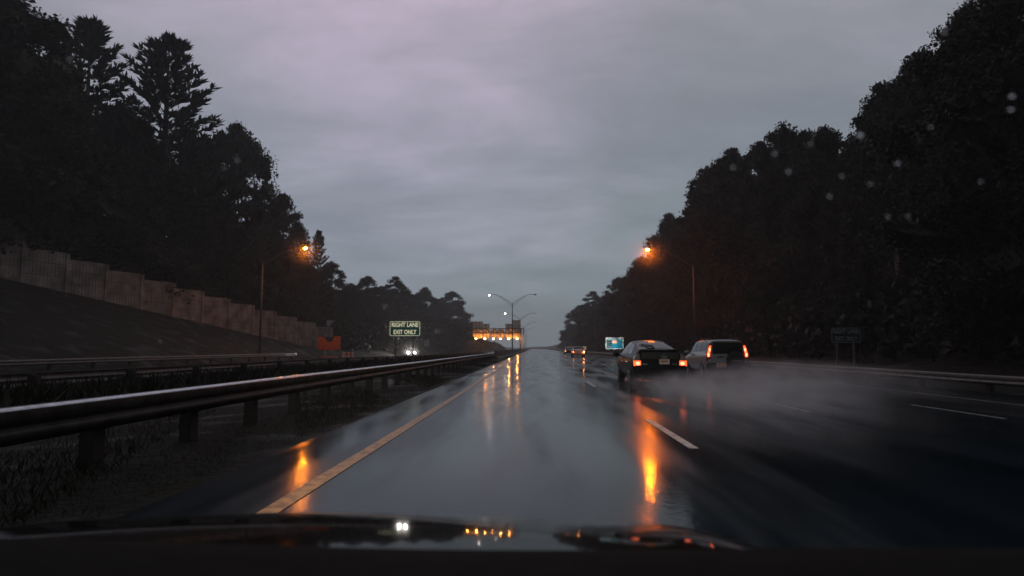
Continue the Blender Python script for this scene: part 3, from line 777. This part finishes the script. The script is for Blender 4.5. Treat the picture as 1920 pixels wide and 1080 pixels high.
def small_sign(name, px, py, Y, wpx, hpx, label, mt, cat='road sign'):
    c = at(px, py, Y); gz_ = terrain(c.x, Y); w_, h_ = wpx * Y / F_PX, hpx * Y / F_PX
    t = empty(name, (c.x, Y, gz_)); tag(t, label, cat)
    MB().prism([(x, z + c.z - gz_) for x, z in rounded(w_, h_, .06)], 0, .02).build('board', M[mt], t)
    MB().box((-.04, .022, -.4), (.04, .10, c.z - gz_ + h_ * .3)).build('post', M['galv_old'], t)
    return t
small_sign('square_sign', 1096, 652.3, 186, 6.2, 7.0, 'small pale square sign on the right roadside just above the far pale car', 's_pink')
small_sign('board_sign', 1068.5, 651.3, 262, 9, 5, 'small dull whitish board sign left of the far pale car roof', 'tan')

# roadworks sign with solar panel on the far shoulder
RY = 85.0
c = at(617, 643, RY); gz_ = terrain(c.x, RY)
rw = empty('roadworks_sign', (c.x, RY, gz_)); tag(rw, 'large orange roadworks sign board with a dark notch and a raised solar panel', 'road sign')
k_ = RY / F_PX; zc_ = c.z - gz_
hw, hh = 21.5 * k_, 12.8 * k_
MB().prism([(-hw, zc_ - hh), (hw, zc_ - hh), (hw, zc_ + hh), (hw * .42, zc_ + hh * .92), (hw * .30, zc_ + hh * .25), (-hw * .12, zc_ + hh * .10), (-hw * .42, zc_ + hh * .8), (-hw * .95, zc_ + hh * .95)], 0, .05).build('board', M['s_orange'], rw)
MB().box((-hw * .5, .055, zc_ - hh * .9), (hw * .5, .25, zc_ + hh * .9)).build('backing_frame', M['black'], rw)
MB().tube([(-.2, .3, 0), (-.2, .3, 4.35 - gz_ - .1)], .05, 8).build('mast', M['galv_old'], rw)
pn = MB(); pn.prism([(-.48, 4.35 - gz_ + .42), (-.40, 4.35 - gz_ - .30), (.02, 4.35 - gz_ - .32), (.30, 4.35 - gz_ + .15), (.75, 4.35 - gz_ + .38)], -.05, .10); pn.v = [(x, y + (z - 4.3) * .35, z) for x, y, z in pn.v]; pn.build('solar_panel', M['panel'], rw)
MB().box((-1.2, -.2, .35), (1.2, .9, .48)).box((-.3, -1.2, .35), (.3, -.2, .45)).build('trailer_frame', M['s_orange'], rw)
for sx in (-1.25, 1.25):
    wq = MB(); wq.tube([(sx - .1, .4, .33), (sx + .1, .4, .33)], .33, 16); wq.build('wheel', M['rubber'], rw)
for sx in (-.6, .6): MB().box((sx - .05, .10, .40), (sx + .05, .20, zc_ - hh * .8)).build('leg', M['galv_old'], rw)
# barricade and delineators beside it
bc = empty('barricade', (at(652, 668, 82).x, 82, terrain(at(652, 668, 82).x, 82))); tag(bc, 'low orange and white striped barricade beside the orange roadworks sign', 'barricade')
for z in (.45, .8):
    for q in range(6):
        MB().box((-.75 + q * .25, 0, z), (-.50 + q * .25, .03, z + .2)).build('stripe_plate', M['cone'] if q % 2 else M['s_orange'], bc)
for sx in (-.6, .6):
    MB().tube([(sx, -.3, 0), (sx, .04, 1.05)], .025, 6).tube([(sx, .4, 0), (sx, .04, 1.05)], .025, 6).build('leg', M['galv_old'], bc)
for i, px in enumerate((643.5, 661.5, 630.5)):
    q = at(px, 668, 79)
    dl = empty('delineator_post', (q.x, 79, terrain(q.x, 79))); tag(dl, ['tall white delineator post left of the striped barricade', 'white delineator post right of the striped barricade', 'short tilted white delineator post nearest under the orange sign'][i], 'delineator', 'delineator posts by the roadworks')
    MB().tube([(0, 0, 0), (0, 0, .06)], [.2, .18], 12).build('base', M['rubber'], dl)
    MB().tube([(0, 0, .05), ((0, 0, .25)[i] if i == 2 else 0, 0, (1.15, 1.0, .55)[i])], [.06, .045], 10).build('tube', M['cone'], dl)

# ------------------------------------------------------------------ vehicles
class Loft:
    """car shell: stations (y, zbot, zbelt, ztop, wbot, wbelt, wtop); rear at y = 0, nose at y = length"""
    def __init__(s, st, T=11): s.st = st; s.T = T
    def section(s, y):
        st = s.st
        y = min(max(y, st[0][0]), st[-1][0])
        for k in range(len(st) - 1):
            if y <= st[k + 1][0]: break
        p0, p1, p2, p3 = st[max(k - 1, 0)], st[k], st[k + 1], st[min(k + 2, len(st) - 1)]
        t = (y - p1[0]) / (p2[0] - p1[0])
        out = []
        for i in range(1, 7):
            m1 = (p2[i] - p0[i]) / max(p2[0] - p0[0], 1e-6) * (p2[0] - p1[0]); m2 = (p3[i] - p1[i]) / max(p3[0] - p1[0], 1e-6) * (p2[0] - p1[0])
            d = p2[i] - p1[i]
            m1 = 0 if m1 * d <= 0 else math.copysign(min(abs(m1), 3 * abs(d)), d); m2 = 0 if m2 * d <= 0 else math.copysign(min(abs(m2), 3 * abs(d)), d)
            out.append((2 * t**3 - 3 * t**2 + 1) * p1[i] + (t**3 - 2 * t**2 + t) * m1 + (-2 * t**3 + 3 * t**2) * p2[i] + (t**3 - t**2) * m2)
        zb, zs, zt, wb, ws, wt = out
        g = zt - zs
        return [(wb * .90, zb), (wb, zb + .10), (ws, lerp(zb, zs, .45)), (ws, lerp(zb, zs, .72)), (ws * .985, zs - .05 * (zs - zb)), (ws * .955, zs),
                (lerp(ws * .955, wt, .35), lerp(zs, zt, .36)), (lerp(ws * .955, wt, .74), lerp(zs, zt, .74)), (wt, zt - .10 * g), (wt * .86, zt - .02 * g), (wt * .45, zt + .012), (0, zt + .018)]
    def pt(s, y, t):
        """t in [-11, 11]: negative = left side, 0 = roof centre line"""
        sec = s.section(y); a = 11 - abs(t); k = min(int(a), 10); f = a - k
        x = lerp(sec[k][0], sec[k + 1][0], f); z = lerp(sec[k][1], sec[k + 1][1], f)
        return Vector((x if t > 0 else -x, y, z))
    def shell(s):
        ys = sorted(set([q[0] for q in s.st] + list(np.linspace(s.st[0][0], s.st[-1][0], 60))))
        m_ = MB(); tt = np.arange(-11, 12)
        m_.grid([[s.pt(y, t) for t in tt] for y in ys])
        n_ = len(tt)
        m_.f.append(tuple(range(n_ - 1, -1, -1))); m_.f.append(tuple((len(ys) - 1) * n_ + k for k in range(n_)))
        for i in range(len(ys) - 1): m_.f.append((i * n_ + n_ - 1, i * n_, (i + 1) * n_, (i + 1) * n_ + n_ - 1))
        return m_
    def patch(s, corners, off=.007, nu=10, nv=8):
        """corners: four (y, t) points; a curved panel lying on the shell, off metres proud of it"""
        (a, b, c, d) = corners; P = []
        for i in range(nu + 1):
            r = []
            for j in range(nv + 1):
                u, v = i / nu, j / nv
                y = lerp(lerp(a[0], b[0], u), lerp(d[0], c[0], u), v); t = lerp(lerp(a[1], b[1], u), lerp(d[1], c[1], u), v)
                p = s.pt(y, t); e = .04
                n_ = (s.pt(y + e, t) - s.pt(y - e, t)).cross(s.pt(y, t + e * 3) - s.pt(y, t - e * 3))
                n_ = n_.normalized() if n_.length > 1e-9 else Vector((0, 0, 1))
                if n_.dot(Vector((p.x, 0, p.z - .7))) < 0: n_ = -n_
                r.append(p + n_ * off)
            P.append(r)
        return MB().grid(P)
def wheels(t, spots, r, wd):
    for (x, y) in spots:
        sgn = 1 if x > 0 else -1
        w1 = MB(); w1.tube([(x - sgn * wd, y, r), (x - sgn * .02, y, r), (x, y, r)], [r, r, r * .93], 24)
        o = w1.build('wheel', M['rubber'], t, smooth=False)
        h = MB(); h.tube([(x + sgn * .001, y, r), (x + sgn * .012, y, r)], [r * .62, r * .5], 20)
        for k in range(5):
            a = 2 * math.pi * k / 5; h.tube([(x + sgn * .012, y, r), (x + sgn * .014, y + math.cos(a) * r * .55, r + math.sin(a) * r * .55)], .03, 5)
        h.build('rim', M['hub'], o)
        ar = MB(); ar.tube([(x - sgn * .06, y, r + .02), (x - sgn * .012, y, r + .02)], r * 1.16, 24); ar.build('wheel_arch', M['black'], t)
def mirrors(t, y, x, z, mt):
    for sgn in (-1, 1):
        MB().ball((sgn * (x + .12), y, z), 1, 10, 6, (.13, .075, .085)).tube([(sgn * (x - .06), y + .02, z - .05), (sgn * (x + .08), y, z - .03)], .025, 6).build('mirror', mt, t, smooth=True)

# --- black hatchback in the next lane
hb = empty('hatchback_car', (4.0, 21.2, road_z(4.0) + .004)); tag(hb, 'black liftback car with lit tail lamps in the lane right of ours, throwing up spray', 'car', 'cars ahead on our carriageway')
hL = Loft([(0.0, .30, .66, .80, .72, .80, .70), (.07, .26, .78, .99, .76, .835, .70), (.16, .25, .86, 1.085, .78, .85, .68), (.45, .25, .92, 1.145, .79, .862, .64), (1.0, .24, .945, 1.285, .80, .865, .58), (1.6, .24, .94, 1.405, .80, .865, .56),
           (2.3, .24, .93, 1.455, .80, .865, .555), (2.8, .24, .92, 1.415, .80, .862, .56), (3.3, .24, .91, 1.20, .80, .858, .66), (3.7, .24, .88, .985, .80, .85, .74), (4.1, .24, .76, .86, .76, .82, .68), (4.35, .26, .62, .70, .68, .74, .58), (4.45, .30, .5, .55, .58, .62, .5)])
hL.shell().build('body', M['paint_k'], hb, smooth=True)
hL.patch([(.52, -2.6), (.52, 2.6), (1.48, 2.6), (1.48, -2.6)]).build('rear_window', M['glass'], hb, smooth=True)
hL.patch([(2.85, -2.6), (2.85, 2.6), (3.62, 2.6), (3.62, -2.6)]).build('windscreen', M['glass'], hb, smooth=True)
for sg in (-1, 1):
    hL.patch([(.80, sg * 5.4), (1.72, sg * 5.6), (1.72, sg * 3.1), (1.25, sg * 3.2)]).build('rear_side_window', M['glass'], hb, smooth=True)
    hL.patch([(1.78, sg * 5.6), (3.25, sg * 5.6), (2.72, sg * 3.1), (1.78, sg * 3.1)]).build('front_side_window', M['glass'], hb, smooth=True)
MB().prism([(-.66, 1.105), (.66, 1.105), (.62, 1.150), (-.62, 1.150)], .02, .40).build('spoiler', M['paint_k'], hb, bevel=.02)
MB().prism([(-.60, .84), (.60, .84), (.585, 1.07), (-.585, 1.07)], -.008, .14).build('lower_rear_window', M['black'], hb, bevel=.02)
MB().prism([(-.80, .33), (.80, .33), (.83, .42), (.83, .60), (.78, .66), (-.78, .66), (-.83, .60), (-.83, .42)], -.075, .2).build('bumper', M['paint_k'], hb, bevel=.05)
MB().box((-.55, -.05, .20), (.55, .2, .335)).build('bumper_valance', M['black'], hb)
for sg in (-1, 1):
    o = [(sg * .60, .625), (sg * .835, .635), (sg * .84, .80), (sg * .79, .92), (sg * .72, 1.0), (sg * .655, 1.035)]
    if sg < 0: o = o[::-1]
    tl = MB().prism(o, -.035, .28).build('tail_lamp', M['lens_clear'], hb)
    o = [(sg * .605, .63), (sg * .832, .64), (sg * .838, .80), (sg * .605, .80)]
    if sg < 0: o = o[::-1]
    MB().prism(o, -.042, -.0352).build('lit_lens', M['tail'], tl)
    MB().ball((sg * .70, -.042, .715), 1, 12, 8, (.07, .015, .055)).build('bulb', M['tail_hot'], tl, smooth=True)
    MB().box((sg * .60 - .03, -.046, .70), (sg * .60 + .03, -.0425, .715))
pl_ = MB().box((-.02, -.05, .70), (.29, -.010, .845)); 
plo = pl_.build('licence_plate', M['plate'], hb)
MB().box((-.03, -.012, .69), (.30, -.004, .70)).build('plate_trim', M['chrome'], plo)
for k in range(6):
    MB().box((.01 + k * .044, -.053, .735), (.01 + k * .044 + .026, -.0505, .81)).build('plate_glyph', M['ink'], plo)
em = MB(); em.tube([(.13 + .085 * math.cos(a), -.02, .925 + .055 * math.sin(a)) for a in np.linspace(0, 2 * math.pi, 21)], .008, 5, cap=False)
em.tube([(.13 + .04 * math.cos(a), -.02, .935 + .04 * math.sin(a)) for a in np.linspace(0, 2 * math.pi, 15)], .006, 5, cap=False).tube([(.06, -.02, .945), (.20, -.02, .945)], .007, 5)
em.build('emblem', M['chrome'], hb)
me = text_mesh('PRIUS', .055, bold=.001)
for v in me.vertices: v.co.x -= .47; v.co.z += .69; v.co.y -= .012
link_mesh('badge', me, M['chrome'], hb)
me = text_mesh('HYBRID', .045, bold=.001)
for v in me.vertices: v.co.x += .46; v.co.z += .69; v.co.y -= .012
link_mesh('badge', me, M['grey_ink'], hb)
pz = hL.pt(1.50, 0)
MB().box((-.10, 1.42, pz.z - .02), (.10, 1.50, pz.z + .018)).build('high_brake_lamp', M['brake'], hb)
a_, b_ = hL.pt(.55, -.3), hL.pt(1.05, -1.6)
MB().tube([a_ + Vector((0, 0, .03)), a_.lerp(b_, .45) + Vector((0, -.02, .06)), b_ + Vector((0, 0, .03))], [.028, .02, .014], 6).tube([hL.pt(.82, -.2) + Vector((0, 0, .035)), hL.pt(.98, -2.1) + Vector((0, 0, .035))], .012, 5).build('rear_wiper', M['black'], hb)
wheels(hb, [(-.86, .80), (.86, .80), (-.86, 3.50), (.86, 3.50)], .315, .20)
mirrors(hb, 3.05, .87, .98, M['paint_k'])
for sg in (-1, 1):
    MB().box((sg * .872 - .006, 1.35, .735), (sg * .872 + .006, 1.53, .765)).box((sg * .872 - .006, 2.45, .735), (sg * .872 + .006, 2.63, .765)).build('door_handle', M['chrome'], hb)

# --- silver SUV one lane further right
sv = empty('suv_car', (8.12, 28.1, road_z(8.12) + .004)); tag(sv, 'silver SUV with spare wheel and tall lit tail lamps, right of the black car', 'car', 'cars ahead on our carriageway')
sL = Loft([(0.0, .38, .60, .80, .80, .84, .80), (.06, .34, .90, 1.10, .83, .875, .80), (.11, .32, 1.02, 1.45, .84, .885, .70), (.18, .32, 1.05, 1.585, .85, .888, .665), (.32, .31, 1.055, 1.635, .85, .89, .66), (1.0, .30, 1.05, 1.655, .85, .89, .665), (2.2, .30, 1.03, 1.645, .85, .89, .66),
           (2.75, .30, 1.02, 1.56, .85, .89, .66), (3.25, .30, 1.01, 1.16, .85, .885, .72), (3.55, .30, .97, 1.05, .84, .875, .76), (4.2, .32, .86, .95, .80, .84, .70), (4.42, .34, .70, .80, .72, .76, .62), (4.5, .38, .6, .66, .66, .70, .58)])
sL.shell().build('body', M['paint_w'], sv, smooth=True)
MB().prism([(-.62, 1.035), (.66, 1.035), (.60, 1.525), (-.57, 1.525)], .045, .22).build('rear_window', M['glass'], sv, bevel=.02)
MB().prism([(-.655, .70), (.70, .70), (.68, 1.03), (-.645, 1.03)], .008, .20).build('tailgate', M['paint_w'], sv, bevel=.015)
hd = MB().box((-.44, -.006, .90), (-.14, .0075, .945)).box((-.34, -.004, .955), (-.20, .0078, .972)).build('tailgate_handle', M['black'], sv)
sp = MB(); sp.tube([(.30, .007, .80), (.30, -.16, .80), (.30, -.20, .80)], [.36, .36, .31], 32); spc = sp.build('spare_wheel_cover', M['black'], sv)
me = text_mesh('HONDA', .10, bold=.002)
for v in me.vertices: v.co.x = v.co.x * 1.25 + .34; v.co.z += .765; v.co.y -= .206
link_mesh('lettering', me, M['grey_ink'], spc)
MB().prism([(-.86, .36), (.86, .36), (.89, .45), (.89, .62), (.85, .69), (-.85, .69), (-.89, .62), (-.89, .45)], -.11, .10).build('bumper', M['black'], sv, bevel=.04)
po = MB().box((-.50, -.135, .50), (-.10, -.112, .675)).build('licence_plate', M['plate_w'], sv)
for k in range(6): MB().box((-.46 + k * .055, -.138, .55), (-.46 + k * .055 + .03, -.1355, .63)).build('plate_glyph', M['s_orange'], po)
for sg in (-1, 1):
    MB().box((sg * .58 - .16, -.118, .44), (sg * .58 + .16, -.1105, .475)).build('reflector', M['lens_red'], sv)
    o = [(sg * .665, .76), (sg * .86, .74), (sg * .875, 1.05), (sg * .745, 1.50), (sg * .615, 1.50), (sg * .695, 1.03)]
    if sg < 0: o = o[::-1]
    tl = MB().prism(o, .010, .26).build('tail_lamp', M['lens_red'], sv)
    o = [(sg * .725, .93), (sg * .845, .93), (sg * .85, 1.05), (sg * .745, 1.40), (sg * .66, 1.40), (sg * .725, 1.05)]
    if sg < 0: o = o[::-1]
    MB().prism(o, .0, .0098).build('lit_lens', M['tail'], tl)
    for (xx, zz) in ((.785, 1.02), (.735, 1.23)):
        MB().ball((sg * xx, .0, zz), 1, 12, 8, (.040, .012, .085)).build('bulb', M['tail_hot'], tl, smooth=True)
    sL.patch([(.42, sg * 5.4), (1.15, sg * 5.5), (1.15, sg * 3.1), (.48, sg * 3.1)]).build('quarter_window', M['glass'], sv, smooth=True)
    sL.patch([(1.22, sg * 5.5), (2.05, sg * 5.5), (2.05, sg * 3.1), (1.22, sg * 3.1)]).build('rear_side_window', M['glass'], sv, smooth=True)
    sL.patch([(2.12, sg * 5.5), (3.08, sg * 5.5), (2.68, sg * 3.1), (2.12, sg * 3.1)]).build('front_side_window', M['glass'], sv, smooth=True)
    MB().tube([(sg * .60, .35, 1.66), (sg * .60, .5, 1.69), (sg * .60, 2.1, 1.69), (sg * .60, 2.25, 1.66)], .018, 6).build('roof_rail', M['black'], sv)
MB().box((-.62, .06, 1.565), (.62, .22, 1.60)).build('roof_spoiler', M['paint_w'], sv, bevel=.01)
sL.patch([(2.82, -2.6), (2.82, 2.6), (3.2, 2.6), (3.2, -2.6)]).build('windscreen', M['glass'], sv, smooth=True)
wheels(sv, [(-.89, .82), (.89, .82), (-.89, 3.45), (.89, 3.45)], .345, .22)
mirrors(sv, 2.95, .89, 1.10, M['paint_w'])

# --- plain saloons far off
def saloon(name, loc, rz, label, paint, rear=True, group='cars ahead on our carriageway', bright_right=False):
    t = empty(name, loc, rz); tag(t, label, 'car', group)
    q = Loft([(0.0, .34, .60, .82, .74, .80, .72), (.1, .30, .80, 1.0, .80, .87, .76), (.6, .28, .90, 1.04, .82, .89, .76), (.95, .28, .92, 1.12, .82, .895, .70), (1.45, .28, .93, 1.42, .83, .90, .64), (2.3, .28, .92, 1.46, .83, .90, .64), (2.8, .28, .92, 1.36, .83, .895, .66),
              (3.35, .28, .92, 1.03, .82, .89, .76), (4.1, .30, .82, .88, .80, .86, .72), (4.5, .34, .64, .70, .70, .76, .6)])
    q.shell().build('body', paint, t, smooth=True)
    q.patch([(.95, -2.7), (.95, 2.7), (1.42, 2.7), (1.42, -2.7)]).build('rear_window', M['glass'], t, smooth=True)
    q.patch([(2.75, -2.7), (2.75, 2.7), (3.3, 2.7), (3.3, -2.7)]).build('windscreen', M['glass'], t, smooth=True)
    for sg in (-1, 1):
        q.patch([(1.2, sg * 5.5), (3.1, sg * 5.5), (2.7, sg * 3.1), (1.5, sg * 3.1)]).build('side_window', M['glass'], t, smooth=True)
    wheels(t, [(-.89, .85), (.89, .85), (-.89, 3.55), (.89, 3.55)], .32, .20)
    if rear:
        for sg in (-1, 1):
            tl = MB().box((sg * .70 - .13, -.012, .66), (sg * .70 + .13, .2, .84)).build('tail_lamp', M['lens_red'], t)
            r = .085 if (sg > 0 and bright_right) else .035
            MB().ball((sg * .72, -.03, .74), r, 10, 6).build('bulb', M['far_tail'], tl, smooth=True)
    else:
        for sg in (-1, 1):
            hl = MB().box((sg * .62 - .16, 4.36, .58), (sg * .62 + .16, 4.52, .72)).build('headlight', M['lens_clear'], t)
            MB().ball((sg * .64, 4.52, .65), 1, 12, 8, (.15, .04, .12)).build('bulb', M['headlight'], hl, smooth=True)
    return t
saloon('saloon_car', (6.25, 92, road_z(6.25) + .004), 0, 'pale saloon car far ahead with a bright orange right tail lamp', M['paint_far'], bright_right=True)
saloon('saloon_car', (7.4, 138, road_z(7.4) + .004), 0, 'dark car beyond the pale far car, partly hidden behind its left side', M['paint_dk'])
oc = at(771.5, 661, 132)
saloon('oncoming_car', (oc.x, 132 + 4.5, terrain(oc.x, 134) + .006), R(180), 'oncoming car with two dazzling white headlights beside the green sign', M['paint_dk'], rear=False, group='oncoming cars')

# --- the car the picture is taken from: hood, dashboard, wipers, headlamps
own = empty('own_car', (-.37, 0, 0)); tag(own, 'wet black hood and dark dashboard edge of the car the picture is taken from', 'car')
P = []
for v in np.linspace(0, 1, 40):
    d = lerp(.88, 1.92, v); r = []
    for u in np.linspace(-1, 1, 60):
        x = u * (.86 - .06 * v)
        z = 1.146 - .155 - .133 * d - .12 * (d - 1.2) ** 2
        if d > 1.74: z -= (d - 1.74) ** 2 * 2.5
        z -= .040 * u * u + .8 * max(0, abs(u) - .84) ** 2
        z += .006 * math.exp(-((abs(u) - .82) / .10) ** 2) * (1 - v * .4)
        r.append((x, d, z))
    P.append(r)
MB().grid(P).build('hood', M['hood'], own, smooth=True)
P = []
for v in np.linspace(0, 1, 16):
    d = lerp(.30, .84, v); r = []
    for u in np.linspace(-1, 1, 40):
        edge = .84 - .05 * u * u
        dd = lerp(.30, edge, v)
        z = 1.146 - .283 * edge + (edge - dd) * .02 - .006 * max(0, (v - .8) / .2) ** 3
        r.append((u * .95, dd, z - .004 * math.sin(u * 5)))
    P.append(r)
MB().grid(P).build('dashboard', M['dash'], own, smooth=True)
for sg in (-1, 1):
    hl = MB().ball((sg * .62, 1.90, .50), 1, 12, 8, (.15, .05, .06)).build('headlight', M['lens_clear'], own, smooth=True)
    sd = bpy.data.lights.new('headlight_lamp', 'SPOT'); sd.energy = 640; sd.spot_size = R(56); sd.spot_blend = .9; sd.shadow_soft_size = .06; sd.color = (1, .88, .72)
    sp_ = bpy.data.objects.new('headlight_lamp', sd); COL.objects.link(sp_); sp_.parent = own; sp_.location = (sg * .62, 2.0, .50); sp_.rotation_euler = (R(90), 0, R(-2))

# raindrops standing on the raked windscreen
wm, wt_, wb_ = new_mat('rain_water'); wb_.inputs['Transmission Weight'].default_value = 1; wb_.inputs['IOR'].default_value = 1.33; wb_.inputs['Roughness'].default_value = .02; wb_.inputs['Base Color'].default_value = (.95, .97, .98, 1)
tilt = Matrix.Rotation(R(-58), 4, 'X')
for (px, py, r) in ((800, 643, 1.5), (732, 716, 1.5), (1612, 253, 2.4), (1683, 306, 1.7), (1664, 406, 1.4), (1702, 405, 1.2), (1555, 368, 1.5), (1897, 180, 1.9), (1895, 205, 1.8), (1374, 314, 1.4), (1478, 322, 1.6), (1452, 288, 1.5),
                    (1578, 330, 1.3), (1632, 345, 1.3), (1745, 238, 1.1), (1838, 340, 1.2), (1770, 60, 1.3), (1520, 270, 1.2), (1262, 300, .9), (722, 574, 1.2), (820, 620, 1.3), (300, 640, 1.0), (445, 300, 1.2), (130, 110, 1.0), (420, 315, 1.0)):
    Y = .80 - (653 - py) / F_PX * .42
    p = at(px, py, Y); r *= .0012
    dm = MB(); dm.ball((0, 0, 0), r, 14, 9, (1, .55, 1.08)); dm.v = [tuple(tilt @ Vector(q)) for q in dm.v]
    o = dm.build('raindrop', wm, own, smooth=True); o.location = p - own.location

# ------------------------------------------------------------------ tyre spray and rain haze
def spray(name, lo, hi, dens, label, noise_sc, seed, top):
    c = [(a + b) / 2 for a, b in zip(lo, hi)]; h = [(b - a) / 2 for a, b in zip(lo, hi)]
    m_ = MB(); m_.ball((0, 0, 0), 1, 28, 18)
    P = []
    for (x, y, z) in m_.v:
        f = 1.0
        P.append((math.copysign(abs(x) ** .8, x), math.copysign(abs(y) ** .8, y), math.copysign(abs(z) ** .7, z)))
    m_.v = [(x * h[0], y * h[1], z * h[2]) for x, y, z in P]
    mm = bpy.data.materials.new(name); mm.use_nodes = True; t = mm.node_tree; t.nodes.clear(); LK = t.links.new
    tcn = t.nodes.new('ShaderNodeTexCoord')
    mpn = t.nodes.new('ShaderNodeMapping'); mpn.inputs['Location'].default_value = (seed, 0, 0); mpn.inputs['Scale'].default_value = (1.5, .32, 1.6); LK(tcn.outputs['Object'], mpn.inputs[0])
    n = t.nodes.new('ShaderNodeTexNoise'); n.inputs['Scale'].default_value = noise_sc; n.inputs['Detail'].default_value = 4; n.inputs['Roughness'].default_value = .6; LK(mpn.outputs[0], n.inputs['Vector'])
    mr = t.nodes.new('ShaderNodeMapRange'); mr.inputs[1].default_value = .40; mr.inputs[2].default_value = .68; mr.inputs[3].default_value = .05; mr.inputs[4].default_value = 1.0; LK(n.outputs['Fac'], mr.inputs[0])
    mn = t.nodes.new('ShaderNodeMapping'); mn.inputs['Scale'].default_value = (1 / h[0], 1 / h[1], 1 / h[2]); LK(tcn.outputs['Object'], mn.inputs[0])
    ln = t.nodes.new('ShaderNodeVectorMath'); ln.operation = 'LENGTH'; LK(mn.outputs[0], ln.inputs[0])
    fo = t.nodes.new('ShaderNodeMapRange'); fo.interpolation_type = 'SMOOTHSTEP'; fo.inputs[1].default_value = .15; fo.inputs[2].default_value = .98; fo.inputs[3].default_value = 1; fo.inputs[4].default_value = 0; LK(ln.outputs['Value'], fo.inputs[0])
    mu = t.nodes.new('ShaderNodeMath'); mu.operation = 'MULTIPLY'; LK(mr.outputs[0], mu.inputs[0]); LK(fo.outputs[0], mu.inputs[1])
    m2 = t.nodes.new('ShaderNodeMath'); m2.operation = 'MULTIPLY'; LK(mu.outputs[0], m2.inputs[0]); m2.inputs[1].default_value = dens
    pv = t.nodes.new('ShaderNodeVolumePrincipled'); pv.inputs['Color'].default_value = (.93, .93, .94, 1); pv.inputs['Anisotropy'].default_value = .35; LK(m2.outputs[0], pv.inputs['Density'])
    ou = t.nodes.new('ShaderNodeOutputMaterial'); LK(pv.outputs[0], ou.inputs['Volume'])
    o = m_.build(name, mm); o.location = c
    tag(o, label, 'spray', kind='stuff')
    return o
spray('tyre_spray', (1.7, 8.6, -.25), (7.0, 21.4, .72), .95, 'grey spray cloud thrown up behind the black car', 1.8, 3.0, 1)
spray('tyre_spray', (4.8, 12.5, -.40), (11.0, 28.6, .95), .44, 'wide grey spray cloud spreading behind the silver SUV', 1.5, 9.0, 1)
def halo_mist(loc, r, dens, label):  # mist ball added around a light source to give it a glare halo
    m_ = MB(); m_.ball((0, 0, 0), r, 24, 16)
    mm = bpy.data.materials.new('halo_mist'); mm.use_nodes = True; t = mm.node_tree; t.nodes.clear(); LK = t.links.new
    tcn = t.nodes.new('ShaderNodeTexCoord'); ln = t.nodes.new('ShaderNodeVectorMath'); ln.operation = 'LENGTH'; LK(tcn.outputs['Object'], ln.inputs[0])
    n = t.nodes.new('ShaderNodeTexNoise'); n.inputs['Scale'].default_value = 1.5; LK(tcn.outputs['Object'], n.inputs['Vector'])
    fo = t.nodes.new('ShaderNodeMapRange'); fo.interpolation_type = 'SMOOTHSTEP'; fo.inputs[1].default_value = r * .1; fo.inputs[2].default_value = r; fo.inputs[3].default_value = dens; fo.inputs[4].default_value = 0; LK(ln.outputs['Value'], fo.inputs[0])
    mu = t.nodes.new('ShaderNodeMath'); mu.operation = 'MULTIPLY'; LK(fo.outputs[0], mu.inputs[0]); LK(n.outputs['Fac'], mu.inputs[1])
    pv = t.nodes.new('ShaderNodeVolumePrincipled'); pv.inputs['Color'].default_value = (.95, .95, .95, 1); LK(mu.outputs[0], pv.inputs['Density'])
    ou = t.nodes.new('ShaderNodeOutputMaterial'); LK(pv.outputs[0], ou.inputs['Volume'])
    o = m_.build('halo_mist', mm); o.location = loc
    return tag(o, label, 'halo_mist', kind='stuff')
halo_mist((12.6, 72, 11.85), 2.7, .052, 'added mist making the orange halo around the lit street lamp on the right')
halo_mist((oc.x, 131.0, .55), 2.6, .020, 'bright spray with added glare mist around the dazzling headlights of the oncoming car')
halo_mist((-24.7, 70, 11.9), 2.5, .045, 'added mist making the orange halo around the lit street lamp on the left')
hz = MB().box((-405, -45, -3.2), (405, 1570, 62)).build('haze', None); tag(hz, kind='stuff')
hm = bpy.data.materials.new('rain_haze'); hm.use_nodes = True; t = hm.node_tree; t.nodes.clear()
pv = t.nodes.new('ShaderNodeVolumePrincipled'); pv.inputs['Color'].default_value = (.92, .95, .97, 1); pv.inputs['Density'].default_value = .0008; pv.inputs['Anisotropy'].default_value = .3
ou = t.nodes.new('ShaderNodeOutputMaterial'); t.links.new(pv.outputs[0], ou.inputs['Volume'])
hz.data.materials.clear(); hz.data.materials.append(hm)
